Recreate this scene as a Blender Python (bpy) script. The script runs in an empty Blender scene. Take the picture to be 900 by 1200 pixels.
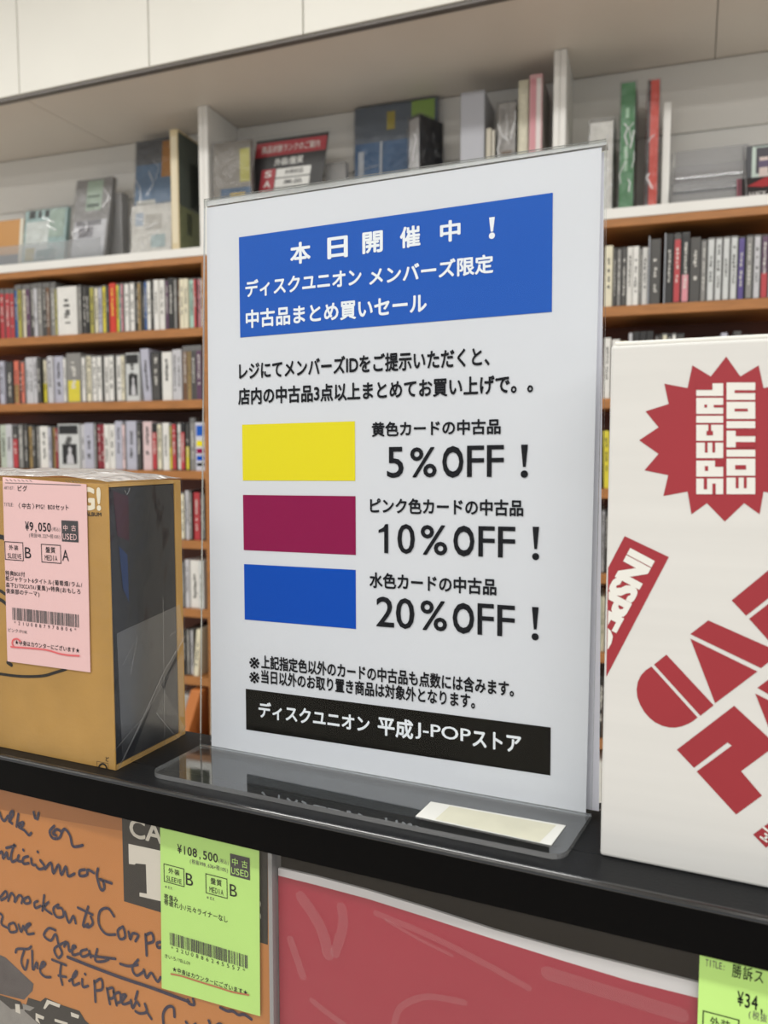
import bpy, bmesh, math, random
import numpy as np
from mathutils import Vector, Matrix

random.seed(7)
SC = bpy.context.scene
COL = SC.collection

# ------------------------------------------------------------------ camera
RZ = 1.20                                   # height of the rail's top above the floor
FPX = 929.9
CAM = np.array([0.26293, -0.35863, 0.16823 + RZ])
YAW, PITCH, ROLL = -0.41192, -0.07851, -0.00055
_f = np.array([math.sin(YAW)*math.cos(PITCH), math.cos(YAW)*math.cos(PITCH), math.sin(PITCH)])
_r = np.array([math.cos(YAW), -math.sin(YAW), 0.0])
_u = np.cross(_r, _f)
cam_d = bpy.data.cameras.new('camera')
cam_d.sensor_fit = 'VERTICAL'
cam_d.sensor_height = 36.0
cam_d.sensor_width = 27.0
cam_d.lens = FPX/1200*36.0
cam_d.clip_start = 0.01
cam_d.dof.use_dof = True
cam_d.dof.focus_distance = 0.43
cam_d.dof.aperture_fstop = 12.0
cam = bpy.data.objects.new('camera', cam_d)
COL.objects.link(cam)
M = Matrix(((_r[0], _u[0], -_f[0]), (_r[1], _u[1], -_f[1]), (_r[2], _u[2], -_f[2]))).to_4x4()
M.translation = Vector(CAM)
cam.matrix_world = M
SC.camera = cam

# ------------------------------------------------------------------ world, lights, exposure
w = bpy.data.worlds.new('world')
SC.world = w
w.use_nodes = True
w.node_tree.nodes['Background'].inputs['Color'].default_value = (0.93, 0.96, 1.0, 1)
w.node_tree.nodes['Background'].inputs['Strength'].default_value = 0.55
SC.view_settings.view_transform = 'Standard'
SC.view_settings.look = 'None'
SC.view_settings.gamma = 1.0
SC.view_settings.use_curve_mapping = False
SC.view_settings.exposure = 0.17
SC.cycles.transparent_max_bounces = 32
SC.cycles.max_bounces = 8


def lamp(name, loc, sx, sy, power, rot=(0, 0, 0), col=(1.0, 0.99, 0.97)):
    d = bpy.data.lights.new(name, 'AREA')
    d.shape = 'RECTANGLE'
    d.size, d.size_y = sx, sy
    d.energy = power
    d.color = col
    o = bpy.data.objects.new(name, d)
    o.location = loc
    o.rotation_euler = rot
    COL.objects.link(o)


CEIL = 2.72
for ly, pw in ((0.2, 8.5), (-1.0, 10), (-2.4, 15)):
    for lx in (-2.1, -0.6, 0.9, 2.4):
        lamp('ceiling_tube', (lx, ly, CEIL-0.03), 1.2, 0.16, pw*(1.3 if lx > 0.5 and ly > 0 else 1.0))

# ------------------------------------------------------------------ helpers


def ray(u, v):
    return (u-450)/FPX*_r - (v-600)/FPX*_u + _f


def hit(u, v, P, n):
    d = ray(u, v)
    n = np.array(n, float)
    return CAM + d*(((np.array(P, float)-CAM) @ n)/(d @ n))


def lin(h):
    h = h.lstrip('#')
    c = [int(h[i:i+2], 16)/255 for i in (0, 2, 4)]
    return tuple(x/12.92 if x <= 0.04045 else ((x+0.055)/1.055)**2.4 for x in c)


_M = {}


def mat(name, hexcol, rough=0.5, spec=0.5, var=0.0, vscale=40, bump=0.0, bscale=200, metal=0.0, coat=0.0, stretch=None):
    if name in _M:
        return _M[name]
    m = bpy.data.materials.new(name)
    m.use_nodes = True
    nt = m.node_tree
    b = nt.nodes['Principled BSDF']
    c = lin(hexcol)
    b.inputs['Base Color'].default_value = (*c, 1)
    b.inputs['Roughness'].default_value = rough
    b.inputs['Specular IOR Level'].default_value = spec
    b.inputs['Metallic'].default_value = metal
    b.inputs['Coat Weight'].default_value = coat
    if var or bump:
        tc = nt.nodes.new('ShaderNodeTexCoord')
        mp = nt.nodes.new('ShaderNodeMapping')
        nt.links.new(tc.outputs['Object'], mp.inputs[0])
        if stretch:
            mp.inputs['Scale'].default_value = stretch
    if var:
        n = nt.nodes.new('ShaderNodeTexNoise')
        n.inputs['Scale'].default_value = vscale
        n.inputs['Detail'].default_value = 6
        nt.links.new(mp.outputs[0], n.inputs['Vector'])
        r = nt.nodes.new('ShaderNodeValToRGB')
        r.color_ramp.elements[0].position = 0.3
        r.color_ramp.elements[1].position = 0.72
        r.color_ramp.elements[0].color = (*[x*(1-var) for x in c], 1)
        r.color_ramp.elements[1].color = (*[min(1, x*(1+var)) for x in c], 1)
        nt.links.new(n.outputs['Fac'], r.inputs[0])
        nt.links.new(r.outputs[0], b.inputs['Base Color'])
    if bump:
        n2 = nt.nodes.new('ShaderNodeTexNoise')
        n2.inputs['Scale'].default_value = bscale
        n2.inputs['Detail'].default_value = 4
        nt.links.new(mp.outputs[0], n2.inputs['Vector'])
        bp = nt.nodes.new('ShaderNodeBump')
        bp.inputs['Strength'].default_value = bump
        bp.inputs['Distance'].default_value = 0.002
        nt.links.new(n2.outputs['Fac'], bp.inputs['Height'])
        nt.links.new(bp.outputs[0], b.inputs['Normal'])
    _M[name] = m
    return m


def film(name, tint='#ffffff', ior=1.45, rough=0.08, bump=0.0, bscale=30, boost=0.0, stretch=None, haze=0.0, cap=0.16):
    """clear plastic: see-through with a glossy skin"""
    if name in _M:
        return _M[name]
    m = bpy.data.materials.new(name)
    m.use_nodes = True
    nt = m.node_tree
    nt.nodes.clear()
    out = nt.nodes.new('ShaderNodeOutputMaterial')
    tr = nt.nodes.new('ShaderNodeBsdfTransparent')
    tr.inputs[0].default_value = (*lin(tint), 1)
    gl = nt.nodes.new('ShaderNodeBsdfGlossy')
    gl.inputs['Roughness'].default_value = rough
    mx = nt.nodes.new('ShaderNodeMixShader')
    fr = nt.nodes.new('ShaderNodeFresnel')
    fr.inputs['IOR'].default_value = ior
    src = fr.outputs[0]
    if boost:
        ad = nt.nodes.new('ShaderNodeMath')
        ad.operation = 'ADD'
        ad.inputs[1].default_value = boost
        ad.use_clamp = True
        nt.links.new(src, ad.inputs[0])
        src = ad.outputs[0]
    mn = nt.nodes.new('ShaderNodeMath')
    mn.operation = 'MINIMUM'
    mn.inputs[1].default_value = cap
    nt.links.new(src, mn.inputs[0])
    nt.links.new(mn.outputs[0], mx.inputs[0])
    nt.links.new(gl.outputs[0], mx.inputs[2])
    if haze:
        df = nt.nodes.new('ShaderNodeBsdfDiffuse')
        df.inputs[0].default_value = (0.8, 0.8, 0.8, 1)
        m2 = nt.nodes.new('ShaderNodeMixShader')
        m2.inputs[0].default_value = haze
        nt.links.new(tr.outputs[0], m2.inputs[1])
        nt.links.new(df.outputs[0], m2.inputs[2])
        nt.links.new(m2.outputs[0], mx.inputs[1])
    else:
        nt.links.new(tr.outputs[0], mx.inputs[1])
    if bump:
        tc = nt.nodes.new('ShaderNodeTexCoord')
        mp = nt.nodes.new('ShaderNodeMapping')
        if stretch:
            mp.inputs['Scale'].default_value = stretch
        nt.links.new(tc.outputs['Object'], mp.inputs[0])
        n = nt.nodes.new('ShaderNodeTexNoise')
        n.inputs['Scale'].default_value = bscale
        n.inputs['Detail'].default_value = 3
        n.inputs['Distortion'].default_value = 1.2
        nt.links.new(mp.outputs[0], n.inputs['Vector'])
        bp = nt.nodes.new('ShaderNodeBump')
        bp.inputs['Strength'].default_value = bump
        bp.inputs['Distance'].default_value = 0.01
        nt.links.new(n.outputs['Fac'], bp.inputs['Height'])
        nt.links.new(bp.outputs[0], gl.inputs['Normal'])
        nt.links.new(bp.outputs[0], fr.inputs['Normal'])
    nt.links.new(mx.outputs[0], out.inputs[0])
    _M[name] = m
    return m


def wood_mat(name, hexcol):
    if name in _M:
        return _M[name]
    m = mat(name, hexcol, rough=0.42, spec=0.4, var=0.16, vscale=14, stretch=(1.2, 8, 12))
    return m


def tag(o, label=None, cat=None, group=None, kind=None):
    if label:
        o['label'] = label
    if cat:
        o['category'] = cat
    if group:
        o['group'] = group
    if kind:
        o['kind'] = kind
    return o


def empty(name, loc, label, cat, group=None):
    o = bpy.data.objects.new(name, None)
    o.empty_display_size = 0.02
    o.location = Vector([float(x) for x in loc])
    COL.objects.link(o)
    return tag(o, label, cat, group)


class MB:
    """collects faces in world space; build() links them as one mesh object"""

    def __init__(s):
        s.v, s.f, s.m, s.mats, s.sm = [], [], [], [], []

    def mi(s, m):
        if m not in s.mats:
            s.mats.append(m)
        return s.mats.index(m)

    def face(s, pts, m, smooth=False):
        b = len(s.v)
        s.v += [tuple(map(float, p)) for p in pts]
        s.f.append(tuple(range(b, b+len(pts))))
        s.m.append(s.mi(m))
        s.sm.append(smooth)

    def raw(s, vs, fs, m, smooth=False):
        b = len(s.v)
        s.v += [tuple(map(float, p)) for p in vs]
        k = s.mi(m)
        for f in fs:
            s.f.append(tuple(b+i for i in f))
            s.m.append(k)
            s.sm.append(smooth)

    def bm(s, bm, m, fn=None, smooth=False):
        bm.verts.index_update()
        s.raw([fn(*v.co) if fn else v.co for v in bm.verts], [[v.index for v in f.verts] for f in bm.faces], m, smooth)
        bm.free()

    def box(s, F, a0, a1, b0, b1, c0, c1, m, bev=0.0, seg=2):
        bm = bmesh.new()
        bmesh.ops.create_cube(bm, size=1.0)
        for v in bm.verts:
            v.co = Vector((a0+(v.co.x+.5)*(a1-a0), b0+(v.co.y+.5)*(b1-b0), c0+(v.co.z+.5)*(c1-c0)))
        if bev:
            bmesh.ops.bevel(bm, geom=bm.edges[:], offset=bev, segments=seg, affect='EDGES', profile=0.5)
        s.bm(bm, m, F)

    def slab(s, F, pts, c0, c1, m, medge=None):
        """prism: 2-D outline pts in the frame's first two axes, from c0 to c1 on the third"""
        n = len(pts)
        s.face([F(x, y, c1) for x, y in pts], m)
        s.face([F(x, y, c0) for x, y in reversed(pts)], m)
        for i in range(n):
            (x0, y0), (x1, y1) = pts[i], pts[(i+1) % n]
            s.face([F(x0, y0, c0), F(x1, y1, c0), F(x1, y1, c1), F(x0, y0, c1)], medge or m)

    def poly(s, F, pts, off, m):
        """flat print: triangulated polygon"""
        bm = bmesh.new()
        vs = [bm.verts.new((x, y, 0)) for x, y in pts]
        f = bm.faces.new(vs)
        f.normal_update()
        bmesh.ops.triangulate(bm, faces=[f])
        s.bm(bm, m, lambda x, y, z: F(x, y, off))

    def stroke(s, F, pts, wd, off, m, smooth=True):
        P = [np.array(p, float) for p in pts]
        if smooth and len(P) > 2:
            Q = []
            for i in range(len(P)-1):
                p0, p1, p2, p3 = P[max(i-1, 0)], P[i], P[i+1], P[min(i+2, len(P)-1)]
                for t in (0, .2, .4, .6, .8):
                    Q.append(.5*((2*p1)+(-p0+p2)*t+(2*p0-5*p1+4*p2-p3)*t*t+(-p0+3*p1-3*p2+p3)*t**3))
            Q.append(P[-1])
            P = Q
        L = []
        for i in range(len(P)):
            d = P[min(i+1, len(P)-1)]-P[max(i-1, 0)]
            d = d/(np.linalg.norm(d)+1e-12)
            n = np.array([-d[1], d[0]])*wd/2
            L.append((P[i]+n, P[i]-n))
        d = P[0]-P[1]
        d = d/(np.linalg.norm(d)+1e-12)*wd*.35
        L.insert(0, ((P[0]+d)+(L[0][0]-P[0])*.5, (P[0]+d)+(L[0][1]-P[0])*.5))
        d = P[-1]-P[-2]
        d = d/(np.linalg.norm(d)+1e-12)*wd*.35
        L.append(((P[-1]+d)+(L[-1][0]-P[-1])*.5, (P[-1]+d)+(L[-1][1]-P[-1])*.5))
        for i, ((a, b), (c, e)) in enumerate(zip(L[:-1], L[1:])):
            o = off + (i % 7)*2e-6
            s.face([F(*a, o), F(*b, o), F(*e, o), F(*c, o)], m)

    def build(s, name, parent=None, loc=None, mats_smooth=False):
        A = np.array(s.v)
        if parent is not None:
            o0 = np.array(parent['_o']) if '_o' in parent else np.array(parent.matrix_world.translation if parent.parent is None else parent.location)
        if parent is None and loc is None:
            loc = ((A[:, 0].min()+A[:, 0].max())/2, (A[:, 1].min()+A[:, 1].max())/2, A[:, 2].min())
        org = np.array(loc, float) if parent is None else ORIG[parent.name]
        me = bpy.data.meshes.new(name)
        me.from_pydata([tuple(x) for x in (A-org)], [], s.f)
        for m in s.mats:
            me.materials.append(m)
        me.polygons.foreach_set('material_index', s.m)
        me.polygons.foreach_set('use_smooth', s.sm)
        me.update()
        o = bpy.data.objects.new(name, me)
        COL.objects.link(o)
        if parent is None:
            o.location = Vector(org)
        else:
            o.parent = parent
        ORIG[o.name] = org
        return o


ORIG = {}


def thing(name, loc, label, cat, group=None):
    o = empty(name, loc, label, cat, group)
    ORIG[o.name] = np.array([float(x) for x in loc])
    return o


_TX = {}
_LO = {}


def text2d(s, spacing=1.0):
    k = (s, spacing)
    if k in _TX:
        return _TX[k]
    c = bpy.data.curves.new('lettering', 'FONT')
    c.body = s
    c.size = 1.0
    c.resolution_u = 3
    c.space_character = spacing
    o = bpy.data.objects.new('lettering', c)
    COL.objects.link(o)
    dg = bpy.context.evaluated_depsgraph_get()
    dg.update()
    me = o.evaluated_get(dg).to_mesh()
    vs = np.array([v.co[:2] for v in me.vertices])
    fs = [tuple(p.vertices) for p in me.polygons]
    o.evaluated_get(dg).to_mesh_clear()
    bpy.data.objects.remove(o)
    bpy.data.curves.remove(c)
    lo, hi = vs.min(0), vs.max(0)
    vs = (vs-lo)/(hi-lo)
    _TX[k] = (vs, fs, hi-lo)
    _LO[k] = lo
    return _TX[k]


def put_text(mb, F, s, x0, x1, y0, y1, off, m, bold=0.0, spacing=1.0):
    vs, fs, ext = text2d(s, spacing)
    bx, by = bold*(x1-x0)/ext[0], bold*(y1-y0)/ext[1]
    X0, X1, Y0, Y1 = x0+bx, x1-bx, y0+by, y1-by
    P = [(X0+a*(X1-X0), Y0+b*(Y1-Y0)) for a, b in vs]
    sh = [(0, 0)] if bold == 0 else [(bx*c, by*d) for c, d in ((1, 0), (.7, .7), (0, 1), (-.7, .7), (-1, 0), (-.7, -.7), (0, -1), (.7, -.7))]
    for k, (dx, dy) in enumerate(sh):
        mb.raw([F(x+dx, y+dy, off+k*1e-6) for x, y in P], fs, m)


def put_text_quad(mb, F, inv, s, q, off, m, bold=0.0, spacing=1.0):
    """q = pixels (u_left, v_top, v_bottom, u_right, v_top, v_bottom) of the first and the last glyph"""
    u0, t0, b0, u1, t1, b1 = q
    a, b = inv(u0, (t0+b0)/2), inv(u1, (t1+b1)/2)
    top = (inv(u0, t0)[1]+inv(u1, t1)[1])/2
    bot = (inv(u0, b0)[1]+inv(u1, b1)[1])/2
    put_text(mb, F, s, a[0], b[0], bot, top, off, m, bold, spacing)




def put_cells(mb, F, s, x0, x1, y0, y1, off, m, bold=0.0):
    """fixed-pitch lettering: full-width signs take one cell, Latin ones half a cell"""
    wd = [0.5 if ord(c) < 0x3000 and c not in '※★¥' else 1.0 for c in s]
    wd = [0.5 if c == '¥' else q for c, q in zip(s, wd)]
    em = (x1-x0)/(sum(wd)-0.12)
    up = max(wd)
    hgt = y1-y0
    x = x0-em*0.06
    for c, q in zip(s, wd):
        if c != ' ':
            vs, fs, ext = text2d(c)
            lo = _LO[(c, 1.0)]
            # glyph's own height in its font: capitals 0.73 em, kana and kanji 0.92 em
            fy = hgt/(0.9 if up == 1.0 else 0.73)
            base = y0+(0.08*fy if up == 1.0 else 0.0)
            w_ = min(ext[0]*em, q*em*0.86, ext[0]*hgt/(0.9 if up == 1.0 else 0.73)*1.1)
            a0 = x+(q*em-w_)/2
            b0 = base+lo[1]*fy
            put_text(mb, F, c, a0, a0+w_, b0, b0+ext[1]*fy, off, m, bold)
        x += q*em


def put_cells_quad(mb, F, inv, s, q, off, m, bold=0.0):
    u0, t0, b0, u1, t1, b1 = q
    a, b = inv(u0, (t0+b0)/2), inv(u1, (t1+b1)/2)
    top = (inv(u0, t0)[1]+inv(u1, t1)[1])/2
    bot = (inv(u0, b0)[1]+inv(u1, b1)[1])/2
    put_cells(mb, F, s, a[0], b[0], bot, top, off, m, bold)


I3 = lambda x, y, z: (x, y, z)

# ------------------------------------------------------------------ frames
TILT, SROLL = 0.02134, 0.01309


def SG(x, s, off=0.0):          # the notice's plane: x along, s up, off towards the viewer
    X = x*math.cos(SROLL)-s*math.sin(SROLL)
    Z = x*math.sin(SROLL)+s*math.cos(SROLL)
    return (X, Z*math.sin(TILT)-off*math.cos(TILT), RZ+Z*math.cos(TILT)+off*math.sin(TILT))


def SGi(u, v):
    P = hit(u, v, (0, 0, RZ), (0, math.cos(TILT), -math.sin(TILT)))
    X = P[0]
    Z = (P[2]-RZ)/math.cos(TILT)
    return (X*math.cos(SROLL)+Z*math.sin(SROLL), -X*math.sin(SROLL)+Z*math.cos(SROLL))


def YF(y):                      # an upright plane facing the viewer at depth y
    return (lambda x, z, off=0.0: (x, y-off, z)), (lambda u, v: tuple(hit(u, v, (0, y, 0), (0, 1, 0))[[0, 2]]))


AB = math.radians(5.0)          # the bookcase stands 5 degrees off the rail
EB = np.array([math.cos(AB), math.sin(AB), 0.0])
NB = np.array([-math.sin(AB), math.cos(AB), 0.0])
NB0 = 1.3709


def BK(a, d, z):                # bookcase frame: a along, d depth behind its front edge, z height
    return tuple(EB*a + NB*(NB0+d) + np.array([0, 0, z]))


def BKi(u, v, d=0.0):
    P = hit(u, v, NB*(NB0+d), NB)
    return float(P @ EB), float(P[2])


# ------------------------------------------------------------------ materials
WHITE_LAM = mat('white_laminate', '#e6e4de', rough=0.45, var=0.03, vscale=6)
PANEL_W = mat('cream_white_panel', '#e7e5dc', rough=0.5, var=0.02, vscale=5)
WOOD = wood_mat('orange_brown_wood', '#a8713f')
WOOD_BACK = wood_mat('dark_wood_back', '#63321a')
BLACK_METAL = mat('black_painted_metal', '#050506', rough=0.4, spec=0.08, bump=0.05, bscale=900)
BLACK_TOP = mat('black_rail_top', '#141517', rough=0.45, spec=0.2, bump=0.06, bscale=700)
DARK_PANEL = mat('dark_back_panel', '#2a221c', rough=0.6)
PAPER = mat('white_paper', '#d8d9df', rough=0.55, spec=0.3, var=0.012, vscale=18)
PAPER2 = mat('lilac_white_paper', '#e4e4ee', rough=0.55, spec=0.3)
INK = mat('black_ink', '#17171b', rough=0.4, spec=0.12)
INKB = mat('banner_black', '#15130f', rough=0.3, spec=0.12)
BLUE = mat('banner_blue', '#255bb8', rough=0.4, spec=0.12)
YEL = mat('swatch_yellow', '#e6d722', rough=0.4, spec=0.12)
MAG = mat('swatch_magenta', '#8c1049', rough=0.4, spec=0.12)
CYAN = mat('swatch_blue', '#004ab4', rough=0.4, spec=0.12)
LETTER_W = mat('white_print', '#eceff4', rough=0.5)
ACR = film('clear_acrylic', '#feffff', ior=1.18, rough=0.02)
ACR_BASE = film('clear_acrylic_base', '#eef1f2', ior=1.4, rough=0.02, haze=0.012, cap=0.3)
ACR_EDGE = film('acrylic_cut_edge', '#d3d8d6', ior=1.6, rough=0.15, boost=0.1, haze=0.25, cap=0.5)
KRAFT = mat('kraft_cardboard', '#b8904f', rough=0.65, spec=0.3, var=0.1, vscale=30, bump=0.08, bscale=300)
KRAFT_E = mat('kraft_cut_edge', '#c09a5c', rough=0.7, spec=0.2, var=0.1, vscale=60)
CHARC = mat('charcoal_board', '#2a2c31', rough=0.35, spec=0.5)
WRAP = film('wrinkled_film', '#fbfbfb', ior=1.4, rough=0.12, bump=0.25, bscale=16)
WRAP_T = film('wrinkled_film_top', '#f4f2ee', ior=1.5, rough=0.2, bump=0.8, bscale=40, boost=0.12, haze=0.5, cap=0.6)  # glare on the film top is put in as white haze
CREASE = film('film_crease', '#ffffff', ior=1.5, rough=0.3, boost=0.1, haze=0.12)
SLEEVE = film('record_sleeve_film', '#fafafa', ior=1.45, rough=0.2, bump=0.12, bscale=11, stretch=(1, 1, 1.6), boost=0.015)
SHRINK = film('crumpled_film', '#fbfbfb', ior=1.45, rough=0.24, bump=1.0, bscale=45, boost=0.02, cap=0.35)
PINK = mat('pink_card', '#f0c9c8', rough=0.6, spec=0.25)
GREEN = mat('lime_card', '#c3ee87', rough=0.6, spec=0.25, var=0.02, vscale=40)
GREY_INK = mat('grey_print', '#5f5a5a', rough=0.5)
SQ_INK = mat('dark_grey_print', '#3f3d3f', rough=0.5)
RED_PEN = mat('red_pen', '#e86a6e', rough=0.5)
ORANGE_PEN = mat('orange_red_pen', '#c0704a', rough=0.5)
CREAM_INK = mat('cream_print', '#eee6cf', rough=0.5)
BOXW = mat('white_corrugated', '#d9d8d4', rough=0.6, spec=0.3, var=0.025, vscale=9, bump=0.06, bscale=5, stretch=(0.6, 0.6, 14))
BOXRED = mat('box_red_print', '#9d2b34', rough=0.5, var=0.05, vscale=12)

# ------------------------------------------------------------------ the setting
mb = MB()
mb.box(I3, -5, 5, -5, 1.75, -0.08, 0.0, mat('floor_tile', '#c4bbae', rough=0.5, var=0.08, vscale=3))
tag(mb.build('floor'), 'grey vinyl shop floor', 'floor', kind='structure')
mb = MB()
mb.box(I3, -5, 5, -5, 1.75, CEIL, CEIL+0.08, mat('ceiling_paint', '#e6e4dc', rough=0.7))
tag(mb.build('ceiling'), 'white shop ceiling', 'ceiling', kind='structure')
mb = MB()
mb.box(BK, -4.2, 4.2, 0.30, 0.38, 0.0, CEIL, mat('wall_paint', '#d8d5cb', rough=0.7))
tag(mb.build('wall_back'), 'white wall behind the bookcase', 'wall', kind='structure')

# ------------------------------------------------------------------ bookcase
SZ = [0.628, 0.450, 0.272, 0.0935, -0.0845, -0.262, -0.44]           # under-sides of the wooden boards (left bay)
SZR = [0.628, 0.446, 0.255, 0.064, -0.1195, -0.293, -0.485]          # right bay
TH = 0.021
A_L = BKi(236, 307)[0]            # left bay ends here
SHELF_D = 0.17
TOPW = RZ+0.666                   # the white top surface
SOF = RZ+1.000                    # soffit
A0, A1 = -1.90, 0.95
A_R0 = -0.015                     # right bay starts here
bc = thing('bookcase', BK((A0+A1)/2, 0.08, 0.0), 'tall brown wooden bookcase with white upper compartments holding CDs behind the rail', 'bookcase')
mb = MB()
mb.box(BK, A0, A1, 0.0, SHELF_D, RZ+0.628, RZ+0.645, WOOD, bev=0.001)
mb.build('top_board', bc)
for z in SZ[1:]:
    mb = MB()
    mb.box(BK, A0, A_L, 0.0, SHELF_D, RZ+z, RZ+z+TH, WOOD, bev=0.001)
    mb.build('shelf_board', bc)
    mb = MB()
    mb.box(BK, A_L+0.02, A_R0, 0.0, SHELF_D, RZ+z, RZ+z+TH, WOOD, bev=0.001)
    mb.build('shelf_board', bc)
for z in SZR[1:]:
    mb = MB()
    mb.box(BK, A_R0+0.018, A1, 0.0, SHELF_D, RZ+z, RZ+z+TH, WOOD, bev=0.001)
    mb.build('shelf_board', bc)
for a in (A_L, A_R0, A0-0.018, A1):
    mb = MB()
    mb.box(BK, a, a+0.018, 0.0, SHELF_D, 0.0, RZ+0.628, WOOD, bev=0.001)
    mb.build('upright', bc)
mb = MB()
mb.box(BK, A0, A1, SHELF_D, SHELF_D+0.012, 0.0, RZ+0.645, WOOD_BACK)
mb.build('back_panel', bc)
mb = MB()
mb.box(BK, A0, A1, 0.0, 0.03, 0.0, 0.09, WOOD)
mb.build('plinth', bc)
mb = MB()
mb.box(BK, A0, A1, -0.002, SHELF_D, RZ+0.645, TOPW, WHITE_LAM, bev=0.001)
mb.build('white_top_board', bc)
mb = MB()
mb.box(BK, A0, A1, 0.155, SHELF_D, TOPW, SOF, WHITE_LAM)
mb.build('upper_back_panel', bc)
mb = MB()
mb.box(BK, A0, A1, 0.148, 0.156, RZ+0.855, SOF-0.001, mat('rail_grey_white', '#dcd9d2', rough=0.5))
mb.build('upper_back_rail', bc)
for a in (BKi(233, 200)[0], BKi(648, 150)[0]):
    for k in (0, 1):
        mb = MB()
        mb.box(BK, a+k*0.0132, a+k*0.0132+0.0127, 0.0, 0.156, TOPW, SOF, WHITE_LAM, bev=0.0012)
        mb.build('divider', bc)

# ------------------------------------------------------------------ overhead cabinet
F0 = hit(0, 118, (0, 0, SOF), (0, 0, 1))
F1 = hit(562, 0, (0, 0, SOF), (0, 0, 1))
fd = (F1-F0)
fd /= np.linalg.norm(fd)
fn = np.array([-fd[1], fd[0], 0])


def FA(a, d, z):
    return tuple(F0[:2]+fd[:2]*a+fn[:2]*d)+(z,)


def FAi(u, v):
    P = hit(u, v, F0, fn)
    return float((P-F0) @ fd)


oc = thing('overhead_cabinet', FA(0.6, 0.2, SOF), 'cream white overhead cabinet with flat panel doors running above the bookcase', 'cabinet')
joints = [FAi(-150, 60), FAi(21, 60), FAi(174, 45), FAi(355, 25), FAi(545, 5)]
step = joints[3]-joints[2]
joints += [joints[4]+step*(k+1) for k in range(4)]
for a, b in zip(joints[:-1], joints[1:]):
    mb = MB()
    mb.box(FA, a+0.0015, b-0.0015, 0.0, 0.018, SOF+0.006, CEIL-0.002, PANEL_W, bev=0.001)
    mb.build('door', oc)
SOFM = mat('soffit_board', '#ddd5cb', rough=0.5, var=0.03, vscale=4)
# underside boards, cut where the photo shows the seams
cuts = [-1.2, float(np.dot(hit(60, 133, (0, 0, SOF), (0, 0, 1))-F0, fd)), float(np.dot(hit(840, 30, (0, 0, SOF), (0, 0, 1))-F0, fd)), 2.2]
for a, b in zip(cuts[:-1], cuts[1:]):
    mb = MB()
    pts = [FA(a+.001, 0.02, 0)[:2], FA(b-.001, 0.02, 0)[:2]]
    # back edge stays on the bookcase's back
    P1, P0 = np.array(pts[1]), np.array(pts[0])
    q1 = P1+fn[:2]*((NB0+0.155-P1 @ NB[:2])/(fn[:2] @ NB[:2]))
    q0 = P0+fn[:2]*((NB0+0.155-P0 @ NB[:2])/(fn[:2] @ NB[:2]))
    mb.slab(lambda x, y, z: (x, y, z), [tuple(P0), tuple(P1), tuple(q1), tuple(q0)], SOF+0.001, SOF+0.018, SOFM)
    mb.build('underside_board', oc)
mb = MB()
mb.box(FA, joints[0], joints[-1], 0.004, 0.02, SOF-0.001, SOF+0.0055, mat('dark_trim', '#5d5751', rough=0.4))
mb.build('edge_trim', oc)

# ------------------------------------------------------------------ record rack with the black rail
rack = thing('record_rack', (0.15, 0.0, 0.0), 'black metal record display rack with a flat top rail carrying the notice', 'display rack')
XL, XR = -0.75, 0.95
mb = MB()      # front angle: flat strip and lip, rounded outer edge
prof = [(-0.0316, 0.0), (-0.0316, -0.003), (-0.0503, -0.003), (-0.0503, -0.0195), (-0.0533, -0.0195), (-0.0533, -0.0022)]
for k in range(1, 12):
    t = math.pi/2*k/12
    prof.append((-0.0533+0.0022*(1-math.cos(t)), -0.0022+0.0022*math.sin(t)))
prof.append((-0.0511, 0.0))
n = len(prof)
for i in range(n):
    (y0, z0), (y1, z1) = prof[i], prof[(i+1) % n]
    mm = BLACK_TOP if z0 == 0 and z1 == 0 else BLACK_METAL
    if 5 <= i <= 16:
        mm = mat('rail_edge_gloss', '#18191b', rough=0.13, spec=1.0)
    mb.face([(XL, y0, RZ+z0), (XR, y0, RZ+z0), (XR, y1, RZ+z1), (XL, y1, RZ+z1)], mm)
mb.face([(XL, y, RZ+z) for y, z in prof], BLACK_METAL)
mb.face([(XR, y, RZ+z) for y, z in reversed(prof)], BLACK_METAL)
mb.build('front_rail', rack)
mb = MB()
mb.box(I3, XL, XR, -0.0311, 0.0196, RZ-0.012, RZ, BLACK_TOP, bev=0.0006)
mb.build('top_plate', rack)
mb = MB()
mb.box(I3, XL, XR, -0.022, -0.014, RZ-0.62, RZ-0.012, DARK_PANEL)
mb.build('back_panel', rack)
mb = MB()
mb.box(I3, XL, XR, -0.066, -0.022, RZ-0.372, RZ-0.360, BLACK_METAL, bev=0.001)
mb.box(I3, XL, XR, -0.070, -0.066, RZ-0.372, RZ-0.340, BLACK_METAL, bev=0.001)
mb.build('record_ledge', rack)
for x in (XL, XR-0.03):
    mb = MB()
    mb.box(I3, x, x+0.03, -0.012, 0.018, 0.0, RZ-0.012, BLACK_METAL, bev=0.002)
    mb.build('post', rack)
    mb = MB()
    mb.box(I3, x, x+0.03, -0.25, 0.25, 0.0, 0.03, BLACK_METAL, bev=0.003)
    mb.build('foot', rack)

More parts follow.
